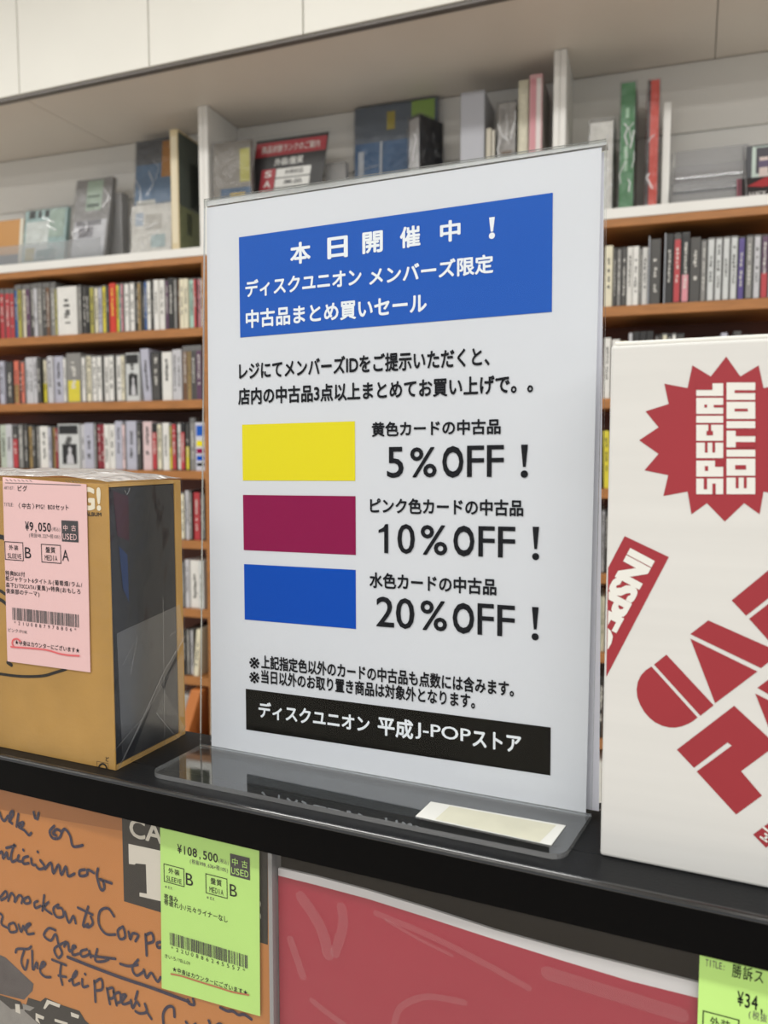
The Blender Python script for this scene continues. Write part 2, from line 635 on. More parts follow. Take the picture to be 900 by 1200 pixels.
# ------------------------------------------------------------------ acrylic stand
st = thing('sign_stand', (0.10, -0.02, RZ), 'clear acrylic sign stand with a flat foot standing on the black rail', 'sign stand')
bl, br, tr_, tl = (-0.0057, 0.0024), (0.2098, -0.0005), (0.2130, 0.2992), (0.0028, 0.3024)
mb = MB()
mb.slab(SG, [bl, br, tr_, tl], 0.0008, 0.0024, ACR, ACR_EDGE)
mb.build('front_pane', st)
mb = MB()
mb.slab(SG, [(bl[0]+.001, bl[1]), (br[0]+0.003, br[1]), (tr_[0]-.001, tr_[1]), (tl[0]+.001, tl[1])], -0.0075, -0.006, ACR, ACR_EDGE)
mb.build('back_pane', st)
mb = MB()
mb.slab(SG, [(0.0029, 0.2990), (0.2128, 0.2973), (0.2129, 0.2990), (0.0029, 0.3022)], -0.0058, 0.0006, film('pocket_rim', '#c9ccca', ior=1.5, rough=0.2, boost=0.15, haze=0.35, cap=0.5))
mb.build('pocket_rim', st)
mb = MB()
r = 0.007
x0, x1, y0, y1 = -0.0072, 0.2058, -0.0432, 0.0
out = [(x0+.0015, y1), (x0, y0+r)]
for k in range(1, 7):
    t = math.pi/2*k/6
    out.append((x0+r-r*math.cos(t), y0+r-r*math.sin(t)))
for k in range(0, 7):
    t = math.pi/2*k/6
    out.append((x1-r+r*math.sin(t), y0+r-r*math.cos(t)))
out += [(0.2095, y1)]
mb.slab(lambda x, y, z: (x, y, RZ+z), out[::-1], 0.0002, 0.0026, ACR_BASE, ACR_EDGE)
foot = mb.build('foot', st)
TAPE = mat('white_tape', '#e8e9e4', rough=0.5)
TAPE2 = mat('cream_tape', '#d9d8c4', rough=0.5, var=0.06, vscale=60)
zf = RZ+0.0028
PL = lambda u, v: tuple(hit(u, v, (0, 0, zf), (0, 0, 1))[:2])
mb = MB()
FL = lambda x, y, o=0: (x, y, zf+o)
mb.slab(FL, [PL(*q) for q in ((646, 991), (663, 968), (505, 940), (487, 957))][::1], 0.0, 0.0003, TAPE)
mb.poly(FL, [PL(*q) for q in ((632, 988), (652, 968), (527, 945.5), (510, 961))], 0.0004, TAPE2)
tag(mb.build('tape_strip', foot), 'white strip of tape stuck on the clear foot')

# ------------------------------------------------------------------ the notice
mb = MB()
mb.slab(SG, [(0.0006, 0.0022), (0.2070, -0.0004), (0.2108, 0.2968), (0.0028, 0.2985)], -0.0003, 0.0, PAPER)
O1, O2 = 0.0002, 0.0004


def spoly(pts, m, off=O1):
    mb.poly(SG, [SGi(*p) for p in pts], off, m)


def stext(s, q, m, bold=0.012, sp=1.0, off=O2):
    put_text_quad(mb, SG, SGi, s, q, off, m, bold, sp)


def srect(pts, m):
    a = [SGi(*p) for p in pts]
    xa, xb = (a[0][0]+a[3][0])/2, (a[1][0]+a[2][0])/2
    sa, sb = (a[2][1]+a[3][1])/2, (a[0][1]+a[1][1])/2
    mb.poly(SG, [(xa, sa), (xb, sa), (xb, sb), (xa, sb)], O1, m)


def bang(q, m):
    u0, t0, b0, u1, t1, b1 = q
    a, b = SGi(u0, (t0+b0)/2), SGi(u1, (t1+b1)/2)
    top = (SGi(u0, t0)[1]+SGi(u1, t1)[1])/2
    bot = (SGi(u0, b0)[1]+SGi(u1, b1)[1])/2
    w_, h_ = b[0]-a[0], top-bot
    mb.poly(SG, [(a[0]+w_*.32, bot+h_*.33), (a[0]+w_*.68, bot+h_*.33), (a[0]+w_*.95, top), (a[0]+w_*.05, top)], O2, m)
    mb.poly(SG, [(a[0]+w_/2+w_*.48*math.cos(t), bot+w_*.48+w_*.48*math.sin(t)) for t in [k*math.pi/12 for k in range(24)]], O2, m)


def one(q, m):
    u0, t0, b0, u1, t1, b1 = q
    a, b = SGi(u0, (t0+b0)/2), SGi(u1, (t1+b1)/2)
    top = (SGi(u0, t0)[1]+SGi(u1, t1)[1])/2
    bot = (SGi(u0, b0)[1]+SGi(u1, b1)[1])/2
    mb.poly(SG, [(a[0]+(b[0]-a[0])*x, bot+(top-bot)*y) for x, y in ((.58, 0), (1, 0), (1, 1), (.7, 1), (.5, .88), (0, .79), (0, .69), (.58, .74))], O2, m)


srect(((279.6, 278.4), (647.8, 225.9), (647, 364.7), (282.3, 396.3)), BLUE)
srect(((284, 497.5), (416.1, 494), (416.4, 563.3), (284.7, 563.3)), YEL)
srect(((285.2, 580.1), (416.9, 581.2), (417.1, 649.9), (285.6, 645)), MAG)
srect(((286, 661.5), (417.1, 667.2), (417.2, 736.5), (287.2, 726.4)), CYAN)
srect(((287.5, 808), (645.3, 851.1), (645.3, 907.8), (289.4, 855.5)), INKB)
B1 = 0.027
for ch, x in zip('本日開催中', (340.5, 384, 425, 469, 516)):
    k = (x-340.5)/(516-340.5)
    t = 285.5-k*25.5
    hgt = 25.5-k*0.3
    stext(ch, (x, t, t+hgt, x+24, t-3.6, t+hgt-3.6), LETTER_W, B1)
bang((573.0, 255.3, 280.5, 580.5, 254.3, 280), LETTER_W)
stext('ディスクユニオン', (288, 329, 350.5, 424, 312.5, 333.5), LETTER_W, B1)
stext('メンバーズ限定', (433, 314, 334, 578.5, 297.5, 321.5), LETTER_W, B1)
stext('中古品まとめ買いセール', (288.5, 361.5, 384.5, 500.5, 345, 367.5), LETTER_W, B1)
stext('レジにてメンバーズIDをご提示いただくと、', (280.5, 424, 445, 574, 406.5, 429.5), INK, B1)
stext('店内の中古品3点以上まとめてお買い上げで。。', (279.5, 453, 474, 625, 439.5, 461.5), INK, B1)
stext('黄色カードの中古品', (436, 494.5, 512, 587, 490.5, 509), INK, B1)
stext('ピンク色カードの中古品', (434, 583.5, 602.5, 613.5, 585.2, 604.2), INK, B1)
stext('水色カードの中古品', (433.3, 670.5, 690, 582, 677.5, 696.5), INK, B1)
for num, q5, qp, qO, qF, qF2, qe in (
        ('5', (453.7, 524, 560, 473.3, 523.5, 560), (481, 524, 559.5, 512, 524, 559.5), (518.5, 522.5, 560, 543.5, 522.5, 560), (547.5, 522.3, 559, 567.5, 522, 559), (570.8, 521.6, 559, 590.7, 521.4, 558.7), (610.2, 521, 560, 619.3, 521, 560)),
        ('10', (443.8, 613.5, 648.5, 486.5, 613.5, 649.5), (493.3, 614.5, 649.5, 524.5, 616, 651.5), (531.5, 615.5, 652, 556.3, 616, 652.5), (560.8, 616.6, 652.3, 580, 616.8, 652.5), (583.8, 617, 653.4, 604, 617.2, 653.6), (623.7, 617, 656, 632.3, 617.5, 656.5)),
        ('20', (441.2, 699.5, 735, 486, 700.5, 737), (493, 702, 737.5, 524.2, 705.5, 740.5), (530.7, 705.5, 742, 556, 707, 743.5), (559.8, 707, 744, 579, 707.6, 744.4), (583, 708.8, 745.5, 603.5, 709.4, 746), (623, 711, 750, 631.8, 711.5, 750.5))):
    if num == '10':
        one((444, 614, 648, 455.3, 614, 648), INK)
        stext('0', (466, 613.8, 649, 486.5, 614, 649.3), INK, 0.008)
    else:
        stext(num, q5, INK, 0.01)
    stext('%', qp, INK, 0.012)
    stext('O', qO, INK, 0.028)
    stext('F', qF, INK, 0.004)
    stext('F', qF2, INK, 0.004)
    bang(qe, INK)
stext('※', (292.5, 769.5, 783, 304.5, 770.5, 784), INK, 0.008)
stext('上記指定色以外のカードの中古品も点数には含みます。', (306.5, 769, 786, 602.5, 796, 814), INK, B1)
stext('※', (292.5, 786.5, 800, 304.5, 787.5, 801), INK, 0.008)
stext('当日以外のお取り置き商品は対象外となります。', (306.5, 786.5, 803, 557, 810.5, 828), INK, B1)
stext('ディスクユニオン', (303.4, 822, 841.5, 433.5, 838, 858), LETTER_W, B1)
stext('平成', (443, 838.5, 861.5, 484.5, 843.5, 866), LETTER_W, B1)
stext('J-POP', (487, 846.5, 866.5, 552, 853.5, 873), LETTER_W, 0.012)
stext('ストア', (554, 854.5, 875.5, 611, 861.5, 881.5), LETTER_W, B1)
nt_o = mb.build('sale_notice')
tag(nt_o, 'large white Japanese sale notice with yellow, magenta and blue swatches in the acrylic stand', 'notice')
mb = MB()
mb.slab(SG, [(0.0045, 0.0024), (0.2122, -0.0002), (0.2112, 0.2962), (0.0045, 0.2975)], -0.0045, -0.0042, PAPER2)
tag(mb.build('backing_sheet'), 'white backing sheet peeping out behind the right edge of the sale notice', 'paper')


# ------------------------------------------------------------------ price cards
def barcode(mb, F, inv, quad, off, m, n=70, seed=1):
    rnd = random.Random(seed)
    P = [inv(*q) for q in quad]
    xs0, xs1 = P[0][0], P[1][0]
    zt, zb = (P[0][1]+P[1][1])/2, (P[2][1]+P[3][1])/2
    ws = [rnd.choice((1, 1, 2.2)) for _ in range(n*2-1)]
    tot = sum(ws)
    x = xs0
    for i, wd in enumerate(ws):
        d = wd/tot*(xs1-xs0)
        if i % 2 == 0:
            mb.face([F(x, zb, off), F(x+d, zb, off), F(x+d, zt, off), F(x, zt, off)], m)
        x += d


def frame(mb, F, inv, quad, off, m, wd):
    P = [inv(*q) for q in quad]
    xa, xb = (P[0][0]+P[3][0])/2, (P[1][0]+P[2][0])/2
    za, zb = (P[2][1]+P[3][1])/2, (P[0][1]+P[1][1])/2
    for r_ in ((xa, xb, za, za+wd), (xa, xb, zb-wd, zb), (xa, xa+wd, za, zb), (xb-wd, xb, za, zb)):
        mb.face([F(r_[0], r_[2], off), F(r_[1], r_[2], off), F(r_[1], r_[3], off), F(r_[0], r_[3], off)], m)


def rect(mb, F, inv, quad, off, m):
    P = [inv(*q) for q in quad]
    xa, xb = (P[0][0]+P[3][0])/2, (P[1][0]+P[2][0])/2
    za, zb = (P[2][1]+P[3][1])/2, (P[0][1]+P[1][1])/2
    mb.face([F(xa, za, off), F(xb, za, off), F(xb, zb, off), F(xa, zb, off)], m)


def zm(ox, oy, s):
    return lambda *q: tuple((ox if i in (0, 3) else oy)+c/s for i, c in enumerate(q))


def zp2(ox, oy, s, pts):
    return [(ox+a/s, oy+b/s) for a, b in pts]


# ------------------------------------------------------------------ kraft box set on the left
YK = -0.0440
KX0, KX1 = -0.176, -0.0285
KZ1 = RZ+0.1508
KY1 = 0.0149
kb = thing('boxed_set', ((KX0+KX1)/2, (YK+KY1)/2, RZ), 'kraft cardboard CD box set in clear film standing on the rail left of the notice', 'box set')
mb = MB()     # slipcase: four walls and a back, open at its right end
T = 0.0018
mb.box(I3, KX0, KX1, YK, YK+0.0009, RZ, KZ1, KRAFT, bev=0.0003)
mb.box(I3, KX0, KX1, KY1-T-0.004, KY1, RZ, KZ1, KRAFT, bev=0.0006)
mb.box(I3, KX0, KX1, YK+0.0009, KY1-T-0.004, RZ, RZ+T+0.0006, KRAFT_E)
mb.box(I3, KX0, KX1, YK+0.0009, KY1-T-0.004, KZ1-T, KZ1, KRAFT_E)
mb.box(I3, KX0, KX0+T, YK+T, KY1-T-0.004, RZ+T, KZ1-T, KRAFT)
KF, KFi = YF(YK)
BRUSH = mat('black_brush_ink', '#1a1612', rough=0.6)
ol = 0.0002
for line, wd in (([(-40, 768), (-15, 786), (0, 789.5), (25, 792.5), (50, 792), (65, 788), (78, 784)], 0.0016), ([(9, 776), (14, 779.5)], 0.0022), ([(-30, 640), (-12, 634), (0, 629), (10, 633)], 0.0026), ([(-14, 690), (-4, 700), (3, 704), (9, 709)], 0.002), ([(-14, 700), (-2, 692), (6, 696)], 0.0018)):
    mb.stroke(KF, [KFi(*p) for p in line], wd, ol, BRUSH)
put_text_quad(mb, KF, KFi, 'G!', (93, 570, 599, 118.5, 571.5, 597.5), ol, CREAM_INK, 0.03)
put_text_quad(mb, KF, KFi, 'ALBUM', (100.5, 600, 604.8, 119, 600.3, 605), ol, BRUSH, 0.02)
frame(mb, KF, KFi, ((113.5, 892), (127, 894), (127.5, 901.5), (114, 899)), ol, BRUSH, 0.0002)
mb.stroke(KF, [KFi(*p) for p in ((116, 899), (118, 896), (121, 895), (124, 897), (125.5, 900.5))], 0.001, ol, BRUSH)
put_text_quad(mb, KF, KFi, 'ど', (124, 886.5, 892, 128, 887, 892.5), ol, BRUSH, 0.02)
mb.build('slipcase', kb)
mb = MB()
mb.box(I3, KX0+0.004, KX1-0.0002, YK+0.001, KY1-T-0.0042, RZ+T+0.0008, KZ1-T-0.0002, CHARC, bev=0.0008, seg=3)
XF = KX1-0.0002
SF = lambda y, z, o=0.0: (XF+o, y, z)
SFi = lambda u, v: tuple(hit(u, v, (XF, 0, 0), (1, 0, 0))[[1, 2]])
mb.poly(SF, [SFi(*p) for p in ((132, 575), (150, 582), (151, 634), (137, 628))], 0.0002, mat('maroon_patch', '#3e1f2f', rough=0.4))  # maroon patch on the side of the inner case
mb.poly(SF, [SFi(*p) for p in ((139, 640), (149, 650), (151, 706), (144, 690))], 0.0002, mat('navy_patch', '#20365f', rough=0.4))  # navy patch below the maroon one
tag(mb.build('inner_case', kb), 'charcoal inner case at the open end')
# pink price card, in front of the case, inside the film
PF, PFi = YF(YK-0.0009)
mb = MB()
pk = [PFi(*q) for q in ((3, 559), (101, 567.5), (105.8, 788), (8.7, 775))]
mb.slab(PF, [pk[3], pk[2], pk[1], pk[0]], -0.0003, 0.0, PINK)
zA, zB = zm(0, 540, 6.43), zm(0, 660, 6.43)
o1, o2 = 0.0002, 0.0004


def ptxt(s, q, m=INK, bold=0.009, off=o1, sp=1.0):
    put_cells_quad(mb, PF, PFi, s, q, off, m, bold)


def qA(u0, t0, b0, u1, t1, b1):
    return (u0/6.43, 540+t0/6.43, 540+b0/6.43, u1/6.43, 540+t1/6.43, 540+b1/6.43)


def qB(u0, t0, b0, u1, t1, b1):
    return (u0/6.43, 660+t0/6.43, 660+b0/6.43, u1/6.43, 660+t1/6.43, 660+b1/6.43)


mb.stroke(PF, [PFi(40/6.43, 540+166/6.43), PFi(610/6.43, 540+184/6.43)], 0.0003, o1, GREY_INK, smooth=False)
for k in range(7):
    mb.stroke(PF, [PFi((45+k*30)/6.43, 540+(140+k)/6.43), PFi((62+k*30)/6.43, 540+(150+k)/6.43)], 0.0003, o1, GREY_INK, smooth=False)
for k in range(5):
    mb.stroke(PF, [PFi((495+k*24)/6.43, 540+(150+k)/6.43), PFi((510+k*24)/6.43, 540+(160+k)/6.43)], 0.0003, o1, GREY_INK, smooth=False)
ptxt('ARTIST:', qA(33, 190, 214, 112, 193, 217), GREY_INK, 0.0)
ptxt('ピグ', qA(133, 186, 228, 206, 188, 232))
ptxt('TITLE:', qA(33, 312, 340, 108, 318, 345), GREY_INK, 0.0)
ptxt('〈中古〉PYG! BOXセット', qA(132, 316, 360, 525, 332, 374))
ptxt('¥9,050', qA(193, 456, 524, 383, 463, 536), INK, 0.014)
ptxt('(税込)', qA(390, 498, 528, 456, 502, 532), GREY_INK, 0.0)
ptxt('(税抜¥8,227+税10%)', qA(219, 543, 575, 456, 556, 588), GREY_INK, 0.0)
rect(mb, PF, PFi, zp2(0, 540, 6.43, ((463, 447), (590, 455), (592, 615), (470, 607))), o1, SQ_INK)
ptxt('中', qA(479, 482, 526, 516, 484, 528), PINK, 0.008, o2)
ptxt('古', qA(540, 484, 528, 577, 487, 531), PINK, 0.008, o2)
ptxt('USED', qA(478, 544, 592, 580, 550, 598), PINK, 0.0, o2)
frame(mb, PF, PFi, zp2(0, 540, 6.43, ((35, 605), (175, 615), (180, 755), (40, 745))), o1, INK, 0.0004)
ptxt('外装', qA(68, 634, 670, 140, 638, 676))
ptxt('SLEEVE', qA(60, 694, 732, 162, 700, 738), INK, 0.0)
ptxt('B', qA(192, 644, 732, 233, 648, 736), INK, 0.0)
frame(mb, PF, PFi, zp2(0, 540, 6.43, ((310, 625), (460, 635), (462, 775), (315, 765))), o1, INK, 0.0004)
ptxt('盤質', qA(345, 646, 690, 418, 654, 698))
ptxt('MEDIA', qA(340, 706, 748, 432, 714, 756), INK, 0.0)
ptxt('A', qA(473, 664, 752, 517, 668, 756), INK, 0.0)
ptxt('特典BOX付', qB(42, 54, 92, 190, 66, 104))
ptxt('紙ジャケット6タイトル(葡萄畑/ラム/', qB(44, 98, 136, 622, 140, 180))
ptxt('森下2/TOCCATA/夏風)+特典(おもしろ', qB(46, 147, 184, 610, 190, 230))
ptxt('倶楽部のテーマ)', qB(48, 194, 232, 300, 208, 246))
barcode(mb, PF, PFi, zp2(0, 660, 6.43, ((93, 335), (593, 385), (593, 480), (97, 430))), o1, GREY_INK, 58, 3)
ptxt('*21U0887978806*', qB(103, 437, 466, 582, 486, 512), INK, 0.0, o1, 1.5)
ptxt('ピンク/PINK', qB(62, 490, 520, 206, 502, 530), GREY_INK, 0.004)
ptxt('★中身はカウンターにございます★', qB(115, 582, 618, 600, 634, 672), INK, 0.01)
for ln in ([(85, 628), (120, 632), (200, 637), (350, 652), (450, 680), (520, 692), (600, 697)], [(105, 625), (95, 600), (105, 575), (135, 570), (160, 590)]):
    mb.stroke(PF, [PFi(a/6.43, 660+b/6.43) for a, b in ln], 0.0009, o2, RED_PEN)
tag(mb.build('price_card', kb), 'pink paper price card with black Japanese print')
# clear film over the whole set
mb = MB()
E_ = 0.0016
fx0, fx1, fy0, fy1, fz1 = KX0-0.001, KX1+0.0006, YK-E_, KY1+0.0004, KZ1+0.0008


def grid(mb, fn, nu, nv, m, smooth=True):
    b = [fn(i/nu, j/nv) for j in range(nv+1) for i in range(nu+1)]
    fs = [(j*(nu+1)+i, j*(nu+1)+i+1, (j+1)*(nu+1)+i+1, (j+1)*(nu+1)+i) for j in range(nv) for i in range(nu)]
    mb.raw(b, fs, m, smooth)


rn = random.Random(5)
WV = [(rn.uniform(30, 120), rn.uniform(30, 120), rn.uniform(0, 6)) for _ in range(5)]


def wob(a, b, amp):
    return amp*sum(math.sin(a*k[0]+b*k[1]+k[2]) for k in WV)/5


grid(mb, lambda s, t: (fx0+s*(fx1-fx0), fy0-abs(wob(s*.16, t*.15, 0.0003)), RZ+0.0002+t*(fz1-RZ-0.0002)), 24, 24, WRAP)
grid(mb, lambda s, t: (fx1+abs(wob(s*.3, t*.25, 0.0016)), fy0+s*(fy1-fy0), RZ+0.0002+t*(fz1-RZ-0.0002)), 14, 30, WRAP)
grid(mb, lambda s, t: (fx0+s*(fx1-fx0), fy0+t*(fy1-fy0), fz1+max(0.0003, (0.0056*min(1, (1-s)*5)**0.5+wob(s*.3, t*.2, 0.0014))*math.sin(math.pi*(t*.93+.07))**0.5)), 40, 20, WRAP_T)
for ln, wd in (([(136, 900), (160, 850), (190, 785), (214, 745)], 0.0009), ([(130, 880), (165, 840), (207, 770), (215, 755)], 0.0004), ([(188, 700), (190, 875)], 0.0005), ([(180, 835), (205, 865), (215, 850)], 0.0006), ([(140, 780), (158, 745), (150, 790)], 0.0004), ([(143, 575), (146, 580), (149, 572)], 0.0006), ([(196, 745), (208, 735), (213, 760)], 0.0005)):
    WFi = lambda u, v: tuple(hit(u, v, (fx1, 0, 0), (1, 0, 0))[[1, 2]])
    mb.stroke(lambda y, z, o=0: (fx1+0.0018+o, y, z), [WFi(*p) for p in ln], wd, 0, CREASE, smooth=False)
FLAP = film('film_double_layer', '#ffffff', ior=1.4, rough=0.25, boost=0.008, haze=0.012)
for pts in (((134, 742), (208, 708), (214, 748), (141, 893)), ((143, 800), (160, 752), (150, 770)), ((150, 892), (185, 800), (214, 852), (214, 862)), ((180, 836), (196, 790), (212, 765), (213, 840))):
    mb.poly(lambda y, z, o=0: (fx1+0.0016+o, y, z), [WFi(*p) for p in pts], 0.0, FLAP)
tag(mb.build('clear_film', kb), 'clear wrinkled plastic film')

# ------------------------------------------------------------------ white box on the right
YW = -0.0318
WX0, WX1 = 0.2180, 0.395
WZ1 = RZ+0.2092
wb = thing('record_box', ((WX0+WX1)/2, 0.0, RZ), 'white corrugated box with red starburst print standing on the rail right of the notice', 'box')
mb = MB()
mb.box(I3, WX0, WX1, YW, 0.0155, RZ+0.0001, WZ1, BOXW, bev=0.0013, seg=3)
WF, WFi2 = YF(YW)


def wpoly(pts, m=BOXRED, off=0.00015):
    P = [WFi2(*p) for p in pts]
    mb.poly(WF, P, off, m)


half = [(302, 67), (270, 108), (232, 85), (222, 132), (174, 123), (183, 165), (135, 180), (162, 213), (122, 240), (162, 268), (133, 302), (182, 312), (172, 355), (222, 346), (230, 393), (262, 370), (299, 408)]
star = half+[(601-x, y) for x, y in half[-2:0:-1]]
wpoly(zp2(680, 380, 1.765, star))
GLY = {'S': [(.32, 1, .6, .72), (0, .68, .28, .4)], 'P': [(.36, .66, .56, .68), (.62, 1, 0, .3)], 'E': [(.36, 1, .58, .68), (.36, 1, .3, .4)], 'C': [(.34, .62, .38, .62), (.62, 1, .45, .55)], 'I': [], 'A': [(.4, .58, .6, .7), (.4, .56, 0, .35)], 'L': [(.48, 1, .4, 1)], 'D': [(.36, .62, .32, .7)], 'T': [(0, .32, 0, .68), (.68, 1, 0, .68)], 'O': [(.44, .6, .26, .72)], 'N': [(.4, .56, 0, .72)]}
LW = mat('box_white_print', '#e6e5de', rough=0.55)


def block(ch, ya, yb, xa, xb):
    """letter turned a quarter: reads upwards, ya (bottom) to yb (top) and cap-height from xb (base) to xa"""
    wpoly([(xa, yb), (xa, ya), (xb, ya), (xb, yb)], LW, 0.0003)
    for a, b, c, d in GLY[ch]:
        A_, B_ = ya+(yb-ya)*a, ya+(yb-ya)*b
        C_, D_ = xb+(xa-xb)*c, xb+(xa-xb)*d
        wpoly([(D_, B_), (D_, A_), (C_, A_), (C_, B_)], BOXRED, 0.00045)


for word, spans, xs in (('SPECIAL', ((775, 853), (685, 765), (595, 672), (505, 585), (460, 495), (370, 450), (297, 360)), (540, 675)),
                        ('EDITION', ((770, 853), (675, 760), (630, 665), (535, 618), (487, 522), (390, 475), (293, 380)), (692, 836))):
    for ch, (yt, yb) in zip(word, spans):
        block(ch, 380+yb/4.286, 380+yt/4.286, 690+xs[0]/4.286, 690+xs[1]/4.286)
wpoly(zp2(690, 620, 4.286, ((180, 35), (402, 140), (88, 742), (97, 195))))
# stamped word running off the left edge
vs, fs, _ = text2d('INSPEC')
P0 = np.array((205, 97.))
d = np.array((-.47, .883))
up = np.array((.883, .47))
bm = bmesh.new()
L_, H_ = 515., 143.
for k_, (ox_, oy_) in enumerate(((0, 0), (5, 0), (-5, 0), (0, 5), (0, -5), (5, 5), (-5, 5), (5, -5), (-5, -5), (10, 0), (-10, 0), (10, 5), (-10, 5), (10, -5), (-10, -5))):
    bv = []
    for a, b in vs:
        q = P0+d*(a*(L_-10)+6+ox_)+up*(b*(H_-10)+5+oy_)
        x, z = WFi2(690+q[0]/4.286, 620+q[1]/4.286)
        bv.append(bm.verts.new((x, z, k_*1e-6)))
    for f in fs:
        bm.faces.new([bv[i] for i in f])
bmesh.ops.bisect_plane(bm, geom=bm.verts[:]+bm.edges[:]+bm.faces[:], plane_co=(WX0+0.0012, 0, 0), plane_no=(-1, 0, 0), clear_outer=True)
mb.bm(bm, LW, lambda x, y, z: WF(x, y, 0.0003+z))
Z4 = lambda *p: zp2(690, 620, 4.286, p)
Z5 = lambda *p: zp2(720, 800, 4.615, p)
wpoly([(763.5, 781), (817.5, 840.7), (812, 845), (806.7, 848), (799, 851), (791.5, 852.6), (784, 852.3), (776.3, 850.4), (768, 846.5), (761, 841), (755, 834), (750.3, 826), (747, 817), (746, 808), (747.5, 799), (751, 791.5), (756.5, 785.5)])
wpoly([(781, 767), (766.5, 778.7), (820.8, 838.6), (836.4, 826.4)])
wpoly([(830, 726.9), (809, 743), (891.8, 782.9), (924, 757), (905, 760.5)][:3]+[(915, 764.5)])
wpoly([(809, 748.3), (887.6, 786.8), (838, 824)])
wpoly([(857.5, 703.5), (874.3, 721.5), (940, 670), (925, 648)])
wpoly([(877.8, 725), (930, 685), (945, 800)])
wpoly([(860.4, 827), (793.2, 878.4), (813.2, 899.7), (852.6, 869.8), (857.6, 873.7), (816.4, 904), (862.6, 954.3), (892.9, 932.2), (868.4, 903.6), (910, 873)])
wpoly([(887.5, 806), (905, 816), (955, 800), (905, 793)])
wpoly([(885, 812.6), (930, 835), (903, 858)])
wpoly(Z5((750, 820), (820, 892), (950, 800), (880, 725)))
for ln in (((790, 832), (825, 858)), ((808, 845), (832, 828)), ((815, 815), (850, 842)), ((805, 780), (840, 808))):
    mb.stroke(WF, [WFi2(*p) for p in Z5(*ln)], 0.0008, 0.0003, LW, smooth=False)
mb.build('carton', wb)
mb = MB()      # loose lid flap lying on top
mb.box(I3, WX0+0.0012, WX1-0.001, YW+0.0006, 0.0148, WZ1-0.0002, WZ1+0.0014, mat('box_flap', '#e9e8e1', rough=0.6), bev=0.0005)
mb.build('lid_flap', wb)

# ------------------------------------------------------------------ records under the rail
YO = -0.0415
OF, OFi = YF(YO)
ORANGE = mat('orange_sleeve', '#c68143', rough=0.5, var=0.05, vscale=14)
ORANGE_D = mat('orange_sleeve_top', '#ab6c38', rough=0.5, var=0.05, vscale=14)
PEN = mat('navy_pen', '#2b2742', rough=0.5)
LBLK = mat('black_panel_print', '#2b2825', rough=0.5)
LWHT = mat('offwhite_print', '#d9d3c6', rough=0.5)
OX1 = OFi(316, 1050)[0]
rec = thing('record', (OX1-0.155, YO, RZ-0.36), 'orange record sleeve covered in dark handwriting under the rail at left', 'record')
mb = MB()
mb.box(I3, OX1-0.314, OX1, YO, YO+0.004, RZ-0.36, RZ-0.006, ORANGE, bev=0.0004)
o1 = 0.00015
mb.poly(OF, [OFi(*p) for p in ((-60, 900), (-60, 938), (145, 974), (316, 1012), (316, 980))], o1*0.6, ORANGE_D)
mb.poly(OF, [OFi(*p) for p in ((143, 955), (145.5, 1056), (314, 1107), (314, 985))], o1, LBLK)
put_text_quad(mb, OF, OFi, 'CA', (152, 958, 981, 191, 966, 989), 2*o1, LWHT, 0.02)
for pts in (((151, 988.5), (260, 1012), (260, 1037), (246, 1034), (245, 1025), (186, 1012), (186, 1014), (159.5, 1011.5), (158.5, 1013), (151.5, 1012)), ((171, 1000), (192, 1004), (193, 1052), (203, 1054), (203, 1059), (164, 1050), (164, 1045.5), (172.5, 1047))):
    mb.poly(OF, [OFi(*p) for p in pts], 2*o1+(0.00002 if pts[0][0] > 160 else 0), LWHT)
put_text_quad(mb, OF, OFi, '::', (303.5, 1055, 1076, 306, 1056, 1077), 2*o1, LWHT, 0.02)
SA = [[(0, 140), (12, 175), (27, 186), (45, 160)], [(50, 190), (72, 155), (70, 136), (56, 150), (52, 185), (68, 202)], [(100, 150), (94, 190), (90, 218)], [(93, 206), (126, 194), (120, 215), (102, 220), (132, 238), (155, 262), (168, 250)],
      [(180, 140), (188, 175)], [(207, 145), (199, 180)], [(290, 213), (265, 243), (280, 277), (315, 277), (326, 247), (302, 232), (282, 252), (300, 264)], [(326, 250), (345, 230), (372, 265), (385, 318), (412, 322), (440, 315)],
      [(0, 358), (14, 350), (20, 386), (38, 352), (44, 386), (62, 380)], [(78, 312), (62, 365), (66, 402), (92, 392)], [(35, 330), (85, 318)], [(102, 368), (96, 395), (118, 402)], [(124, 338), (128, 344)], [(152, 374), (126, 384), (126, 412), (155, 410)], [(167, 384), (172, 416), (192, 420)], [(200, 348), (204, 354)], [(214, 394), (238, 430), (212, 442), (196, 430)], [(240, 442), (272, 408), (284, 464), (312, 418), (326, 472), (350, 428), (362, 478), (396, 465)],
      [(452, 444), (424, 450), (424, 476), (460, 472), (466, 445), (500, 462)], [(520, 438), (514, 480), (534, 548), (552, 542), (545, 502), (530, 496), (592, 516)]]
